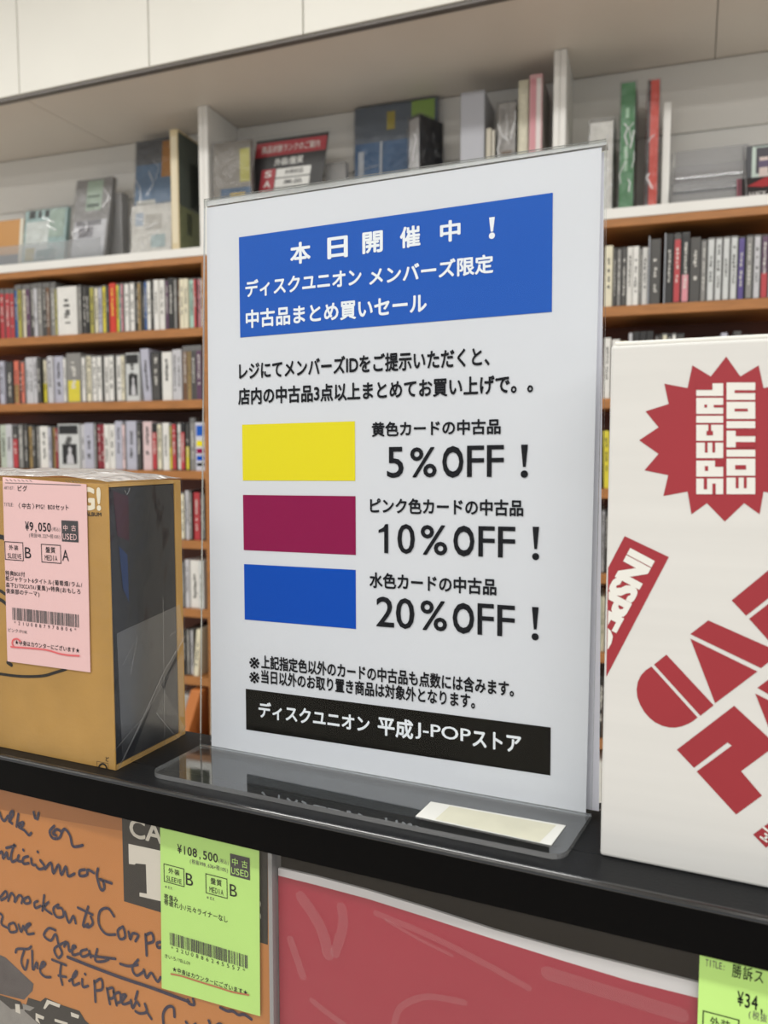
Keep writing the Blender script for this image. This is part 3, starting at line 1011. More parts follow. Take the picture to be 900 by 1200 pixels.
SB = [[(0, 55), (32, 18), (40, 45), (8, 66)], [(45, 70), (62, 28), (80, 50), (80, 76), (102, 40), (122, 52), (116, 82)], [(152, 48), (130, 60), (136, 82), (162, 76), (154, 48)], [(202, 70), (184, 80), (190, 106), (218, 95)], [(236, 38), (226, 122)], [(226, 102), (262, 74), (236, 105), (276, 138)], [(312, 88), (284, 110), (300, 152), (336, 150), (330, 110), (304, 106)], [(345, 125), (366, 184), (390, 148), (402, 188)], [(468, 98), (440, 200), (468, 190)], [(412, 104), (492, 142)], [(480, 150), (492, 186), (470, 208), (444, 196)],
      [(605, 152), (572, 108), (530, 124), (524, 190), (560, 242), (612, 246)], [(652, 204), (624, 225), (634, 268), (662, 260), (656, 214)], [(680, 230), (690, 272), (702, 240), (732, 250), (716, 282)], [(770, 243), (776, 358)], [(770, 250), (802, 238), (812, 280), (780, 292)], [(850, 285), (830, 292), (836, 315), (860, 310)],
      [(0, 133), (16, 150), (10, 190), (45, 212)], [(76, 184), (50, 195), (56, 232), (92, 226), (80, 188)], [(100, 193), (114, 232), (126, 200), (136, 225)], [(132, 222), (165, 190), (142, 198), (146, 242), (182, 240)],
      [(296, 224), (260, 213), (234, 250), (270, 278), (296, 244), (312, 300), (330, 346), (308, 368), (290, 320), (352, 284)], [(340, 310), (360, 288), (366, 332)], [(370, 336), (402, 310), (386, 308), (386, 352), (422, 346)], [(462, 324), (430, 335), (436, 362), (472, 350), (472, 328), (482, 368)], [(516, 322), (505, 382), (546, 388), (576, 376)], [(482, 358), (612, 374)],
      [(635, 400), (680, 412), (730, 405)], [(732, 378), (700, 422), (722, 462), (762, 440)], [(760, 430), (776, 474), (800, 448), (832, 494), (850, 470)],
      [(85, 342), (95, 322), (150, 322), (168, 308)], [(130, 330), (115, 390), (136, 432), (150, 380)], [(172, 330), (176, 432), (196, 392), (200, 425)], [(215, 426), (242, 402), (226, 392), (214, 440), (240, 468), (270, 470)],
      [(276, 378), (352, 408)], [(326, 400), (320, 455), (332, 512)], [(310, 462), (352, 470)], [(366, 492), (402, 462), (406, 438), (386, 470), (390, 512), (422, 502)], [(436, 480), (440, 522), (468, 516)], [(450, 452), (454, 458)], [(500, 488), (506, 602)], [(500, 500), (536, 480), (542, 532), (510, 542)], [(566, 528), (582, 614)], [(568, 535), (598, 528), (602, 575), (576, 585)], [(600, 545), (618, 620)], [(606, 560), (634, 552), (638, 598), (614, 606)], [(642, 602), (668, 566), (646, 568), (650, 612), (692, 602)], [(692, 590), (702, 634), (722, 600), (738, 622)], [(728, 545), (716, 590)], [(766, 610), (776, 652), (742, 662), (716, 650)], [(774, 650), (802, 692)]]
SC_ = [[(150, 668), (142, 600), (100, 598), (70, 650), (76, 740)], [(280, 540), (288, 580), (252, 572), (245, 545)], [(470, 600), (520, 624), (560, 626), (600, 652), (640, 650), (692, 684)], [(390, 690), (402, 720)], [(230, 700), (262, 740), (300, 715)], [(430, 740), (470, 715), (500, 745)]]
for L, (ox, oy, s), wd in ((SA, (0, 920, 4.5), 0.00135), (SB, (0, 1040, 4.5), 0.00125), (SC_, (180, 1080, 6.0), 0.0013)):
    for ln in L:
        mb.stroke(OF, [OFi(ox+a/s, oy+b/s) for a, b in ln], wd*1.25, 3*o1, PEN)
mb.stroke(OF, [OFi(a/4.5, 1040+b/4.5) for a, b in ((358, 364), (500, 420), (650, 476), (800, 526), (1000, 600))], 0.0019, 3*o1, PEN)
C1 = mat('photo_dark_grey', '#554f50', rough=0.5, var=0.3, vscale=80)
C2 = mat('photo_pale_grey', '#8f8c88', rough=0.5, var=0.15, vscale=90)
C3 = mat('photo_black', '#2c2a2a', rough=0.5)
for pts, m, k in ((((0, 355), (30, 368), (178, 508), (172, 545), (128, 592), (0, 560), (-60, 540), (-60, 330)), C1, 1), (((-60, 560), (0, 572), (150, 640), (330, 760), (-60, 800)), C2, 1.2), (((0, 565), (110, 600), (130, 640), (60, 640), (0, 590)), C3, 1.6), (((150, 580), (215, 600), (240, 580), (330, 620), (420, 650), (450, 700), (520, 760), (250, 760), (130, 650)), C3, 1.4),
                  (((82, 612), (105, 615), (110, 665), (85, 655)), LWHT, 2), (((120, 610), (185, 632), (160, 650), (125, 640)), C2, 2), (((250, 590), (320, 615), (315, 632), (262, 612), (240, 640), (230, 635)), LWHT, 2), (((375, 655), (420, 672), (415, 690), (378, 678)), LWHT, 2), (((190, 660), (235, 680), (232, 695), (200, 685), (215, 720), (190, 700)), LWHT, 2), (((290, 690), (360, 712), (355, 725), (290, 705)), LWHT, 2)):
    mb.poly(OF, [OFi(a/4.5, 1040+b/4.5) for a, b in pts], k*o1, m)
mb.build('card_sleeve', rec)
# its lime price card
GF, GFi = YF(YO-0.0016)
mb = MB()
gq = [GFi(*q) for q in ((187.5, 955), (303.5, 980), (304.7, 1191), (189.5, 1158))]
mb.slab(GF, [gq[3], gq[2], gq[1], gq[0]], -0.0003, 0.0, GREEN)
o1, o2 = 0.0002, 0.0004


def gtxt(s, q, m=INK, bold=0.009, off=o1, sp=1.0, oy=970):
    u0, t0, b0, u1, t1, b1 = q
    put_cells_quad(mb, GF, GFi, s, (180+u0/6, oy+t0/6, oy+b0/6, 180+u1/6, oy+t1/6, oy+b1/6), off, m, bold)


G6 = lambda *p: zp2(180, 970, 6.0, p)
gtxt('¥108,500', (170, 115, 178, 450, 176, 243), INK, 0.012)
gtxt('(税込)', (457, 213, 245, 530, 230, 262), GREY_INK, 0.0)
gtxt('(税抜¥98,636+税10%)', (255, 220, 252, 525, 278, 312), GREY_INK, 0.004)
rect(mb, GF, GFi, G6((540, 180), (678, 212), (678, 367), (540, 335)), o1, SQ_INK)
gtxt('中', (553, 208, 258, 597, 218, 268), GREEN, 0.008, o2)
gtxt('古', (622, 226, 276, 664, 234, 284), GREEN, 0.008, o2)
gtxt('USED', (551, 274, 322, 668, 298, 346), GREEN, 0.0, o2)
frame(mb, GF, GFi, G6((73, 247), (217, 290), (217, 418), (72, 375)), o1, INK, 0.0004)
gtxt('外装', (105, 280, 318, 184, 298, 338))
gtxt('SLEEVE', (92, 334, 370, 198, 360, 396), INK, 0.0)
gtxt('B', (231, 312, 402, 275, 318, 408), INK, 0.0)
gtxt('※EX', (75, 400, 424, 130, 410, 434), GREY_INK, 0.0)
frame(mb, GF, GFi, G6((367, 320), (520, 357), (520, 497), (367, 460)), o1, INK, 0.0004)
gtxt('盤質', (402, 350, 394, 480, 368, 412))
gtxt('MEDIA', (395, 413, 452, 490, 432, 472), INK, 0.0)
gtxt('B', (540, 390, 480, 584, 396, 486), INK, 0.0)
gtxt('※EX', (368, 474, 500, 427, 486, 512), GREY_INK, 0.0)
gtxt('帯傷み', (75, 465, 506, 172, 484, 522))
gtxt('帯破れ小/元々ライナーなし', (75, 508, 550, 526, 615, 660))
barcode(mb, GF, GFi, zp2(180, 1080, 6.0, ((115, 83), (660, 228), (660, 318), (117, 172))), o1, SQ_INK, 58, 9)
gtxt('*22U0886245557*', (120, 184, 212, 650, 316, 346), INK, 0.0, o1, 1.5, 1080)
gtxt('きいろ/YELLOW', (78, 226, 256, 258, 276, 304), INK, 0.0, o1, 1.0, 1080)
gtxt('★中身はカウンターにございます★', (135, 330, 364, 662, 466, 504), INK, 0.01, o1, 1.0, 1080)
mb.stroke(GF, [GFi(180+a/6, 1080+b/6) for a, b in ((125, 365), (200, 380), (300, 412), (450, 458), (560, 492), (672, 513))], 0.0009, o2, ORANGE_PEN)
tag(mb.build('price_card', rec), 'lime green paper price card priced 108,500 yen')
mb = MB()
grid(mb, lambda s, t: (OX1-0.318+s*0.3215, YO-0.0030-abs(wob(s*.2, t*.2, 0.0006)), RZ-0.3595+t*0.354), 30, 30, SLEEVE)
ex = OX1+0.0036
mb.box(I3, ex-0.0022, ex, YO-0.0034, YO+0.005, RZ-0.3595, RZ-0.006, film('sleeve_edge', '#8f8a86', ior=1.5, rough=0.3, haze=0.35))
tag(mb.build('clear_sleeve', rec), 'clear plastic outer sleeve')

YR = -0.0400
RF, RFi = YF(YR)
RX0 = RFi(326, 1100)[0]
red = thing('record', (RX0+0.155, YR, RZ-0.36), 'red record with a white top border under the rail right of the orange sleeve', 'record')
RED = mat('raspberry_sleeve', '#a93446', rough=0.42, var=0.05, vscale=10)
mb = MB()
top = [RFi(*p) for p in ((326, 1017), (370, 1027), (430, 1043), (500, 1064), (580, 1090), (660, 1112), (740, 1132), (820, 1152), (900, 1171))]
low = [RFi(*p) for p in ((326, 1026), (370, 1037), (430, 1053), (500, 1075), (580, 1101), (660, 1126), (740, 1150), (820, 1170), (900, 1190))]
RX1 = RX0+0.312
tz = [z for _, z in top]
top = top+[(RX1, tz[-1]+0.001)]
low = low+[(RX1, low[-1][1]+0.001)]
bot = [(x, RZ-0.36) for x, _ in low]
WEDGE = mat('white_sleeve_border', '#dcdbdc', rough=0.5)
for i in range(len(top)-1):
    for A_, B_, m in ((top, low, WEDGE), (low, bot, RED)):
        mb.face([RF(*B_[i]), RF(*B_[i+1]), RF(*A_[i+1]), RF(*A_[i])], m)
    mb.face([RF(*top[i]), RF(*top[i+1]), RF(top[i+1][0], top[i+1][1], -0.0012), RF(top[i][0], top[i][1], -0.0012)], WEDGE)
    mb.face([RF(bot[i+1][0], bot[i+1][1], -0.0012), RF(bot[i][0], bot[i][1], -0.0012), RF(top[i][0], top[i][1], -0.0012), RF(top[i+1][0], top[i+1][1], -0.0012)], WEDGE)
mb.face([RF(*bot[0]), RF(*top[0]), RF(*top[0], -0.0012), RF(*bot[0], -0.0012)], RED)
mb.face([RF(*bot[-1]), RF(*bot[-1], -0.0012), RF(*top[-1], -0.0012), RF(*top[-1])], RED)
mb.build('card_sleeve', red)
GF, GFi = YF(YR-0.0032)
mb = MB()
g2 = [GFi(820, 1117), GFi(820, 1400)]
cx0 = g2[0][0]
zt = g2[0][1]
mb.slab(GF, [(cx0, zt-0.0975), (cx0+0.061, zt-0.096), (cx0+0.061, zt+0.002), (cx0, zt+0.0005)], -0.0003, 0.0, GREEN)
tx = lambda s, q, m=INK, b=0.009, off=o1: put_cells_quad(mb, GF, GFi, s, q, off, m, b)
tx('TITLE:', (827, 1123.5, 1132, 850, 1128, 1136.5), GREY_INK, 0.0)
tx('勝訴ス', (858, 1129, 1145, 895, 1137.5, 1153), INK, 0.004)
tx('¥34,', (864.5, 1160.5, 1178, 896, 1168, 1186), INK, 0.012)
tx('(税抜', (877, 1183, 1193, 899, 1188, 1198), GREY_INK, 0.0)
frame(mb, GF, GFi, ((823, 1184), (866, 1194), (866, 1232), (823, 1222)), o1, INK, 0.0004)
tx('外装', (832, 1191, 1202, 856, 1196.5, 1208), INK, 0.004)
tag(mb.build('price_card', red), 'lime green paper price card at the frame edge')
mb = MB()
CR2 = film('sleeve_painted_glare', '#ffffff', ior=1.4, rough=0.4, haze=0.028, cap=0.06)  # soft reflections on the sleeve, painted as pale hazy strokes
RW, RWi = YF(YR-0.0036)
for ln, wd in (([(440, 1070), (500, 1095), (560, 1125), (620, 1158)], .003), ([(452, 1078), (490, 1100), (530, 1120)], .0015), ([(352, 1050), (375, 1085), (385, 1120)], .006), ([(400, 1062), (402, 1085), (392, 1118)], .005), ([(462, 1200), (470, 1180), (500, 1168), (545, 1175)], .003), ([(365, 1172), (385, 1188), (405, 1202)], .003), ([(340, 1100), (350, 1130), (355, 1145)], .004), ([(640, 1140), (720, 1165), (800, 1190)], .006)):
    mb.stroke(RW, [RWi(*p) for p in ln], wd, 0, CR2)
grid(mb, lambda s, t: (RX0-0.0006+s*0.3215, YR-0.0022-abs(wob(s*.25, t*.3, 0.0008)), RZ-0.3595+t*0.354), 36, 36, SLEEVE)
tag(mb.build('clear_sleeve', red), 'clear plastic outer sleeve')

# ------------------------------------------------------------------ CDs on the wooden shelves
CDC = {'white': '#dedcd6', 'cream': '#dcd5bb', 'light grey': '#c2c1c4', 'lavender': '#b2b2bf', 'grey': '#85837f', 'dark grey': '#4a4845', 'black': '#252423', 'red': '#b43b40', 'crimson': '#8f2c37', 'scarlet': '#c93a2a', 'pink': '#d18a93', 'pale pink': '#d8bfbf', 'yellow': '#d3c53c', 'olive': '#a7a04b', 'gold': '#9b8250', 'brown': '#6f4f38', 'orange': '#d07a4a', 'salmon': '#d2705a', 'teal': '#3f8682', 'mint': '#a9cdbd', 'blue': '#2e5a97', 'navy': '#2f3660', 'purple': '#5b4a8e', 'plum': '#5c3d57', 'pale green': '#b4bdad', 'silver': '#c9cbc9'}
ORD = ['first', 'second', 'third', 'fourth', 'fifth', 'sixth', 'seventh', 'eighth', 'ninth', 'tenth', 'eleventh', 'twelfth', 'thirteenth', 'fourteenth', 'fifteenth', 'sixteenth']


def cmat(c):
    return mat('spine_'+c.replace(' ', '_'), CDC[c], rough=0.35, spec=0.5, var=0.05, vscale=60)


CASE = mat('jewel_case_edge', '#6d6c6a', rough=0.25, spec=0.6)
CASED = mat('jewel_case_dark', '#2d2c2b', rough=0.25, spec=0.6)
MARK_D = mat('spine_print_dark', '#3a3836', rough=0.5)
MARK_L = mat('spine_print_light', '#cfccc4', rough=0.5)
MARK_Y = mat('spine_print_yellow', '#e0c94a', rough=0.5)
DARKS = {'black', 'dark grey', 'crimson', 'navy', 'plum', 'brown', 'blue', 'purple', 'teal', 'grey', 'red', 'scarlet'}


def cd_row(row, where, zsh, ref_v, s, ox, items, front=0.012):
    """items: (x0, x1, colour, height_m, style) with x in zoom pixels; style: j jewel case, c card, s sleeved, h half band..."""
    rnd = random.Random(hash(row) % 997 if False else len(row)*31+len(items))
    cnt, tot = {}, {}
    for it in items:
        tot[it[2]] = tot.get(it[2], 0)+1
    for it in items:
        x0, x1, c, h = it[:4]
        stl = it[4] if len(it) > 4 else 'j'
        c2 = it[5] if len(it) > 5 else None
        lean = it[6] if len(it) > 6 else 0.0
        a0 = BKi(ox+x0/s, ref_v, front)[0]
        a1 = BKi(ox+x1/s, ref_v, front)[0]
        g = min(0.0004, (a1-a0)*0.06)
        a0 += g
        a1 -= g
        cnt[c] = cnt.get(c, 0)+1
        fr = front+rnd.uniform(-0.004, 0.004)
        dp = 0.124 if stl != 's' else 0.132
        z0 = zsh+0.0002
        sh = math.tan(lean)

        def F(a, dd, z, sh=sh, z0=z0):
            return BK(a+(z-z0)*sh, dd, z)
        mb = MB()
        cm = cmat(c)
        body = {'j': CASED if c in DARKS else CASE, 'c': cm, 's': CASE, 'p': CASE}[stl[0]]
        mb.box(F, a0, a1, fr+0.0006, fr+dp, z0, z0+h, body, bev=min(0.0007, (a1-a0)*.15))
        wd = a1-a0
        if stl[0] == 'j':
            mb.box(F, a0+wd*.12, a1-wd*.12, fr, fr+0.004, z0+0.003, z0+h-0.004, cm)
        elif stl[0] == 's':
            mb.box(F, a0+wd*.08, a1-wd*.08, fr, fr+0.004, z0+0.001, z0+h*0.9, cm)
        elif stl[0] == 'c':
            mb.box(F, a0+wd*.02, a1-wd*.02, fr+0.0002, fr+0.004, z0+0.001, z0+h-0.001, cm)
        else:
            mb.box(F, a0+wd*.08, a1-wd*.08, fr, fr+0.004, z0+0.001, z0+h-0.004, cmat('light grey') if c not in DARKS else cm)
        if c2:                                     # a second colour band on the spine's lower part
            mb.box(F, a0+wd*.1, a1-wd*.1, fr-0.0003, fr+0.003, z0+0.003, z0+h*(0.45 if len(stl) < 2 else int(stl[1])/10), cmat(c2))
        # spine print
        if wd > 0.005:
            mk = MARK_L if c in DARKS else MARK_D
            if c == 'scarlet':
                mk = MARK_Y
            z = z0+h*rnd.uniform(.18, .35)
            top = z0+h*rnd.uniform(.7, .9)
            k = 0
            while z < top and k < 14:
                hh = h*rnd.uniform(.025, .06)
                w_ = wd*rnd.uniform(.16, .3)
                cc = (a0+a1)/2+wd*rnd.uniform(-.05, .05)
                if rnd.random() < .8:
                    mb.face([F(cc-w_/2, fr-.0005, z), F(cc+w_/2, fr-.0005, z), F(cc+w_/2, fr-.0005, z+hh), F(cc-w_/2, fr-.0005, z+hh)], mk)
                z += hh+h*rnd.uniform(.008, .02)
                k += 1
        if 'photo' in it:                          # a cover-like end with a black head and a small photograph
            mb.face([F(a0+wd*.05, fr-.0006, z0+h*.78), F(a1-wd*.05, fr-.0006, z0+h*.78), F(a1-wd*.05, fr-.0006, z0+h*.97), F(a0+wd*.05, fr-.0006, z0+h*.97)], cmat('black'))
            mb.face([F(a0+wd*.2, fr-.0006, z0+h*.12), F(a1-wd*.12, fr-.0006, z0+h*.12), F(a1-wd*.12, fr-.0006, z0+h*.56), F(a0+wd*.2, fr-.0006, z0+h*.56)], cmat('black'))
            mb.poly(lambda x, y, o: F(a0+wd*x, fr-.0007-o, z0+h*y), [(.4, .13), (.75, .13), (.7, .3), (.62, .36), (.64, .46), (.56, .51), (.48, .46), (.5, .36), (.42, .3)], 0, cmat('light grey'))
        o = mb.build('compact_disc_case')
        kind = {'j': 'jewel case', 'c': 'card-sleeve CD', 's': 'plastic-sleeved CD', 'p': 'plastic-sleeved CD'}[stl[0]]
        shape = 'wide' if wd > 0.022 else ''
        extra = f' over {c2}' if c2 else ''
        if 'photo' in it:
            extra += ' with photo'
        if tot[c] > 1:
            lb = f'{ORD[cnt[c]-1]} {c} CD from the left{extra}, {where}'
        else:
            lb = f'the only {c} CD{extra}, {where}'
        if len(lb.split()) > 16:
            lb = lb.replace(' from the left', ' from left')
        tag(o, lb, 'CD', row)


def px_rows():
    j, s_, c_, p_ = 'j', 's', 'c', 'p'
    L1 = [(0, 19, 'red', .135, 's'), (20, 41, 'red', .135, 's'), (42, 59, 'red', .134, 's'), (60, 72, 'blue', .143, 's'), (72, 92, 'olive', .143, 's'), (92, 106, 'cream', .143, 's'), (106, 125, 'plum', .143, 's'), (125, 144, 'dark grey', .143, 's'), (144, 160, 'light grey', .143, 's'), (160, 180, 'grey', .143, 's'), (180, 195, 'dark grey', .143, 's'), (195, 211, 'brown', .143, 's'), (211, 234, 'grey', .143, 's'), (234, 244, 'olive', .125),
          (245, 328, 'white', .127, 'c'), (330, 344, 'grey', .131), (344, 360, 'dark grey', .128), (360, 376, 'black', .125), (376, 396, 'olive', .124), (396, 412, 'cream', .122), (413, 431, 'lavender', .122), (431, 447, 'yellow', .124), (447, 460, 'dark grey', .122), (460, 487, 'scarlet', .128, 'c'), (487, 500, 'yellow', .126), (500, 512, 'teal', .124), (512, 522, 'pink', .126), (522, 545, 'white', .126), (545, 568, 'white', .127), (568, 584, 'black', .126), (584, 598, 'gold', .125), (598, 610, 'dark grey', .124), (610, 622, 'blue', .127), (622, 640, 'white', .127), (640, 650, 'black', .125), (650, 671, 'white', .127, 'c'), (671, 693, 'white', .127, 'c'), (695, 710, 'plum', .126), (710, 734, 'black', .129), (734, 748, 'grey', .127), (748, 759, 'brown', .127), (759, 777, 'cream', .124, 'c'), (777, 795, 'cream', .124, 'c'), (795, 818, 'mint', .124), (818, 832, 'red', .124), (832, 844, 'pink', .124), (844, 855, 'white', .124)]
    L2 = [(0, 20, 'lavender', .118, 'c'), (22, 52, 'dark grey', .116), (55, 75, 'salmon', .118, 'c', 'gold'), (75, 89, 'black', .116), (89, 105, 'salmon', .116), (105, 122, 'light grey', .125, 'c'), (122, 140, 'light grey', .125, 'c'), (140, 158, 'light grey', .125, 'c'), (158, 177, 'dark grey', .122), (178, 194, 'cream', .12, 'j', 'yellow'), (195, 204, 'plum', .122), (204, 226, 'light grey', .125, 'c'), (226, 264, 'lavender', .125, 'c'), (265, 279, 'white', .122), (280, 342, 'grey', .131, 'c', 'yellow'), (342, 360, 'white', .122), (361, 385, 'cream', .125), (386, 409, 'white', .122), (411, 434, 'white', .122), (436, 460, 'white', .122), (462, 486, 'white', .122), (488, 513, 'white', .122), (514, 531, 'cream', .122), (533, 590, 'silver', .124, 'c', None, 0, 'photo'), (604, 640, 'lavender', .134, 'c', None, -0.07), (641, 681, 'dark grey', .124), (684, 726, 'white', .123, 'c'), (728, 748, 'light grey', .128, 'c'), (748, 768, 'light grey', .128, 'c'), (769, 790, 'brown', .136, 's'), (790, 808, 'gold', .136, 's'), (808, 830, 'dark grey', .136, 's'), (830, 855, 'plum', .136, 's')]
    L3 = [(0, 28, 'pale green', .122, 'c'), (29, 55, 'light grey', .123, 'c'), (56, 80, 'dark grey', .118, 'j7', 'red'), (81, 104, 'grey', .125), (104, 120, 'dark grey', .125), (120, 136, 'gold', .12), (136, 152, 'dark grey', .12), (152, 165, 'grey', .12), (166, 205, 'white', .117, 'c'), (205, 220, 'lavender', .117), (220, 232, 'gold', .116), (232, 246, 'crimson', .115), (248, 337, 'silver', .122, 'c', None, 0, 'photo'), (338, 355, 'light grey', .12, 'c'), (356, 395, 'lavender', .124, 'c'), (395, 406, 'grey', .126), (407, 424, 'crimson', .124), (424, 441, 'crimson', .124), (442, 463, 'white', .12, 'c'), (463, 486, 'white', .12, 'c'), (487, 518, 'lavender', .128, 'c'), (518, 533, 'pale pink', .122), (534, 578, 'lavender', .128, 'c'), (578, 598, 'dark grey', .125), (600, 639, 'pale pink', .126, 'c'), (640, 662, 'black', .122, 'j8', 'red'), (663, 685, 'cream', .122), (687, 714, 'white', .122, 'c'), (714, 725, 'olive', .118, 'j5', 'yellow'), (725, 745, 'red', .122), (745, 762, 'white', .122), (762, 782, 'black', .122, 'j8', 'red'), (782, 797, 'dark grey', .122, 'j5', 'yellow'), (798, 822, 'grey', .134, 's')]
    cd_row('CDs on the first wooden shelf left of the notice', 'on the first shelf left of the notice', RZ+SZ[1]+TH, 360, 3.6, 0, L1)
    cd_row('CDs on the second wooden shelf left of the notice', 'on the second shelf left of the notice', RZ+SZ[2]+TH, 440, 3.6, 0, L2)
    cd_row('CDs on the third wooden shelf left of the notice', 'on the third shelf left of the notice', RZ+SZ[3]+TH, 520, 3.6, 0, L3)
    cd_row('CDs on the fourth shelf in the gap', 'on the fourth shelf between kraft box and notice', RZ+SZ[4]+TH, 605, 3.53, 200, [(40, 60, 'cream', .122), (61, 76, 'light grey', .127, 'c'), (76, 91, 'grey', .127), (92, 118, 'red', .122, 'c'), (119, 131, 'dark grey', .125), (131, 142, 'grey', .122)])
    cd_row('CDs on the fifth shelf in the gap', 'on the fifth shelf between kraft box and notice', RZ+SZ[5]+TH, 690, 3.53, 200, [(44, 60, 'grey', .122), (61, 78, 'light grey', .126, 'c'), (79, 119, 'white', .124, 'c'), (120, 140, 'silver', .124, 'c')])
    cd_row('CDs on the sixth shelf in the gap', 'on the sixth shelf between kraft box and notice', RZ+SZ[6]+TH, 770, 3.53, 200, [(52, 66, 'black', .12), (67, 80, 'grey', .124), (80, 92, 'light grey', .122), (96, 116, 'cream', .124, 'c', None, 0.09)])
    R1 = [(80, 121, 'cream', .127, 'c'), (122, 140, 'dark grey', .122), (140, 165, 'grey', .122), (165, 191, 'dark grey', .122), (192, 222, 'white', .122, 'c'), (222, 252, 'white', .121, 'c'), (252, 268, 'grey', .12), (268, 297, 'white', .119, 'c'), (307, 361, 'dark grey', .133, 'c'), (386, 424, 'black', .142, 'c'), (425, 463, 'dark grey', .142, 'j9', 'red'), (465, 505, 'black', .142, 'j4', 'pink'), (508, 561, 'dark grey', .131, 'c'), (562, 593, 'grey', .126), (594, 632, 'silver', .127), (633, 670, 'silver', .127), (671, 708, 'silver', .127), (709, 747, 'silver', .127), (748, 785, 'purple', .126), (786, 825, 'grey', .126), (826, 863, 'light grey', .126), (864, 902, 'plum', .126, 'j4', 'red'), (903, 940, 'silver', .126)]
    R2 = [(78, 112, 'white', .128, 'c', None, 0), (117, 158, 'white', .124, 'c'), (160, 199, 'cream', .119, 'c'), (201, 220, 'light grey', .136, 'c'), (223, 257, 'black', .138, 'c'), (257, 291, 'black', .138, 'c'), (291, 326, 'black', .138, 'c'), (335, 350, 'grey', .13), (351, 368, 'dark grey', .13), (369, 396, 'cream', .132), (396, 418, 'black', .131), (418, 440, 'white', .131), (440, 482, 'dark grey', .131), (485, 512, 'black', .115), (514, 542, 'light grey', .115), (542, 570, 'silver', .116), (572, 598, 'white', .117), (600, 622, 'black', .112), (623, 661, 'lavender', .112, 'c'), (664, 698, 'lavender', .128, 'c'), (700, 722, 'grey', .112), (726, 768, 'dark grey', .13, 'c'), (776, 823, 'black', .122, 'j9', 'red'), (829, 862, 'white', .118), (864, 900, 'black', .118), (902, 940, 'grey', .118)]
    cd_row('CDs on the first wooden shelf right of the notice', 'on the first shelf right of the notice', RZ+SZR[1]+TH, 310, 4.286, 690, R1)
    cd_row('CDs on the second wooden shelf right of the notice', 'on the second shelf right of the notice', RZ+SZR[2]+TH, 390, 4.286, 690, R2)
    g = 'between notice and white box'
    cd_row('CDs on the third shelf in the right gap', 'on the third shelf '+g, RZ+SZR[3]+TH, 520, 2.667, 690, [(8, 20, 'grey', .122), (21, 40, 'navy', .121, 'c'), (49, 69, 'yellow', .123, 'c', None, -0.03)])
    cd_row('CDs on the fourth shelf in the right gap', 'on the fourth shelf '+g, RZ+SZR[4]+TH, 640, 2.667, 690, [(10, 26, 'black', .14), (27, 38, 'grey', .138), (39, 48, 'light grey', .138), (49, 62, 'dark grey', .138)])
    cd_row('CDs on the fifth shelf in the right gap', 'on the fifth shelf '+g, RZ+SZR[5]+TH, 735, 2.667, 690, [(8, 22, 'grey', .122), (23, 36, 'pale green', .122, 'c'), (37, 48, 'cream', .121, 'c'), (49, 62, 'grey', .12)])
    cd_row('CDs on the sixth shelf in the right gap', 'on the sixth shelf '+g, RZ+SZR[6]+TH, 830, 2.667, 690, [(4, 22, 'grey', .13), (23, 52, 'black', .138, 'c')])


px_rows()

# small sale card standing at the end of the third left shelf
zc = RZ+SZ[3]+TH
a0, a1 = BKi(825/3.6, 520, 0.01)[0], BKi(863/3.6, 520, 0.01)[0]
mb = MB()
mb.box(BK, a0, a1, 0.010, 0.0112, zc+0.0002, zc+0.122, mat('index_card', '#c9cad6', rough=0.4))
for z, h, m in ((.088, .026, BLUE), (.062, .014, YEL), (.044, .012, MAG), (.026, .012, CYAN), (.012, .008, INKB)):
    mb.face([BK(a0+.003, .0097, zc+z), BK(a1-.002, .0097, zc+z), BK(a1-.002, .0097, zc+z+h), BK(a0+.003, .0097, zc+z+h)], m)
tag(mb.build('sale_card'), 'small striped sale card with blue, yellow and magenta bars at the third left shelf end', 'card')

# thin plastic index dividers on the first right shelf
zc = RZ+SZR[1]+TH
for xx, h, lb in ((300, .138, 'thin white plastic index divider right of the white CDs on first right shelf'), (380, .142, 'thin white plastic index divider left of the tall black CD on first right shelf')):
    a = BKi(690+xx/4.286, 310, 0.005)[0]
    mb = MB()
    mb.box(BK, a, a+0.0018, 0.004, 0.13, zc+0.0002, zc+h, mat('divider_plastic', '#b9bcc2', rough=0.3), bev=0.0003)
    tag(mb.build('index_divider'), lb, 'divider', 'index dividers')

# leaning wrapped CD and orange board on the lowest visible shelf in the left gap
zc = RZ-0.62
mb = MB()
a = BKi(219, 840)[0]
sh = 0.35
FLN = lambda x, d_, z: BK(x+(z-zc)*sh, d_, z)
mb.box(FLN, a-0.075, a-0.045, 0.0, 0.12, zc+0.0002, zc+0.15, cmat('silver'), bev=0.002)
mb.box(FLN, a-0.077, a-0.043, -0.002, 0.122, zc+0.0002, zc+0.153, SHRINK)
tag(mb.build('wrapped_disc_set'), 'leaning film-wrapped silver disc set low on the shelf beside the notice foot', 'CD')
mb = MB()
mb.box(FLN, a-0.04, a-0.01, -0.01, 0.12, zc+0.0002, zc+0.17, mat('orange_board_face', '#c67a42', rough=0.4), bev=0.002)
tag(mb.build('orange_board'), 'leaning orange board low on the shelf beside the notice foot', 'book')
mb = MB()
mb.box(BK, A0, A_L, 0.0, SHELF_D, zc-TH, zc, WOOD, bev=0.001)
mb.build('shelf_board', bc)
mb = MB()
mb.box(BK, A_L+0.02, A_R0, 0.0, SHELF_D, zc-TH, zc, WOOD, bev=0.001)
mb.build('shelf_board', bc)
zr = RZ-0.665
mb = MB()
mb.box(BK, A_R0+0.018, A1, 0.0, SHELF_D, zr-TH, zr, WOOD, bev=0.001)
mb.build('shelf_board', bc)
mb = MB()
a = BKi(697, 940)[0]
mb.box(BK, a-0.02, a+0.02, 0.0, 0.124, zr+0.0002, zr+0.15, cmat('white'), bev=0.001)
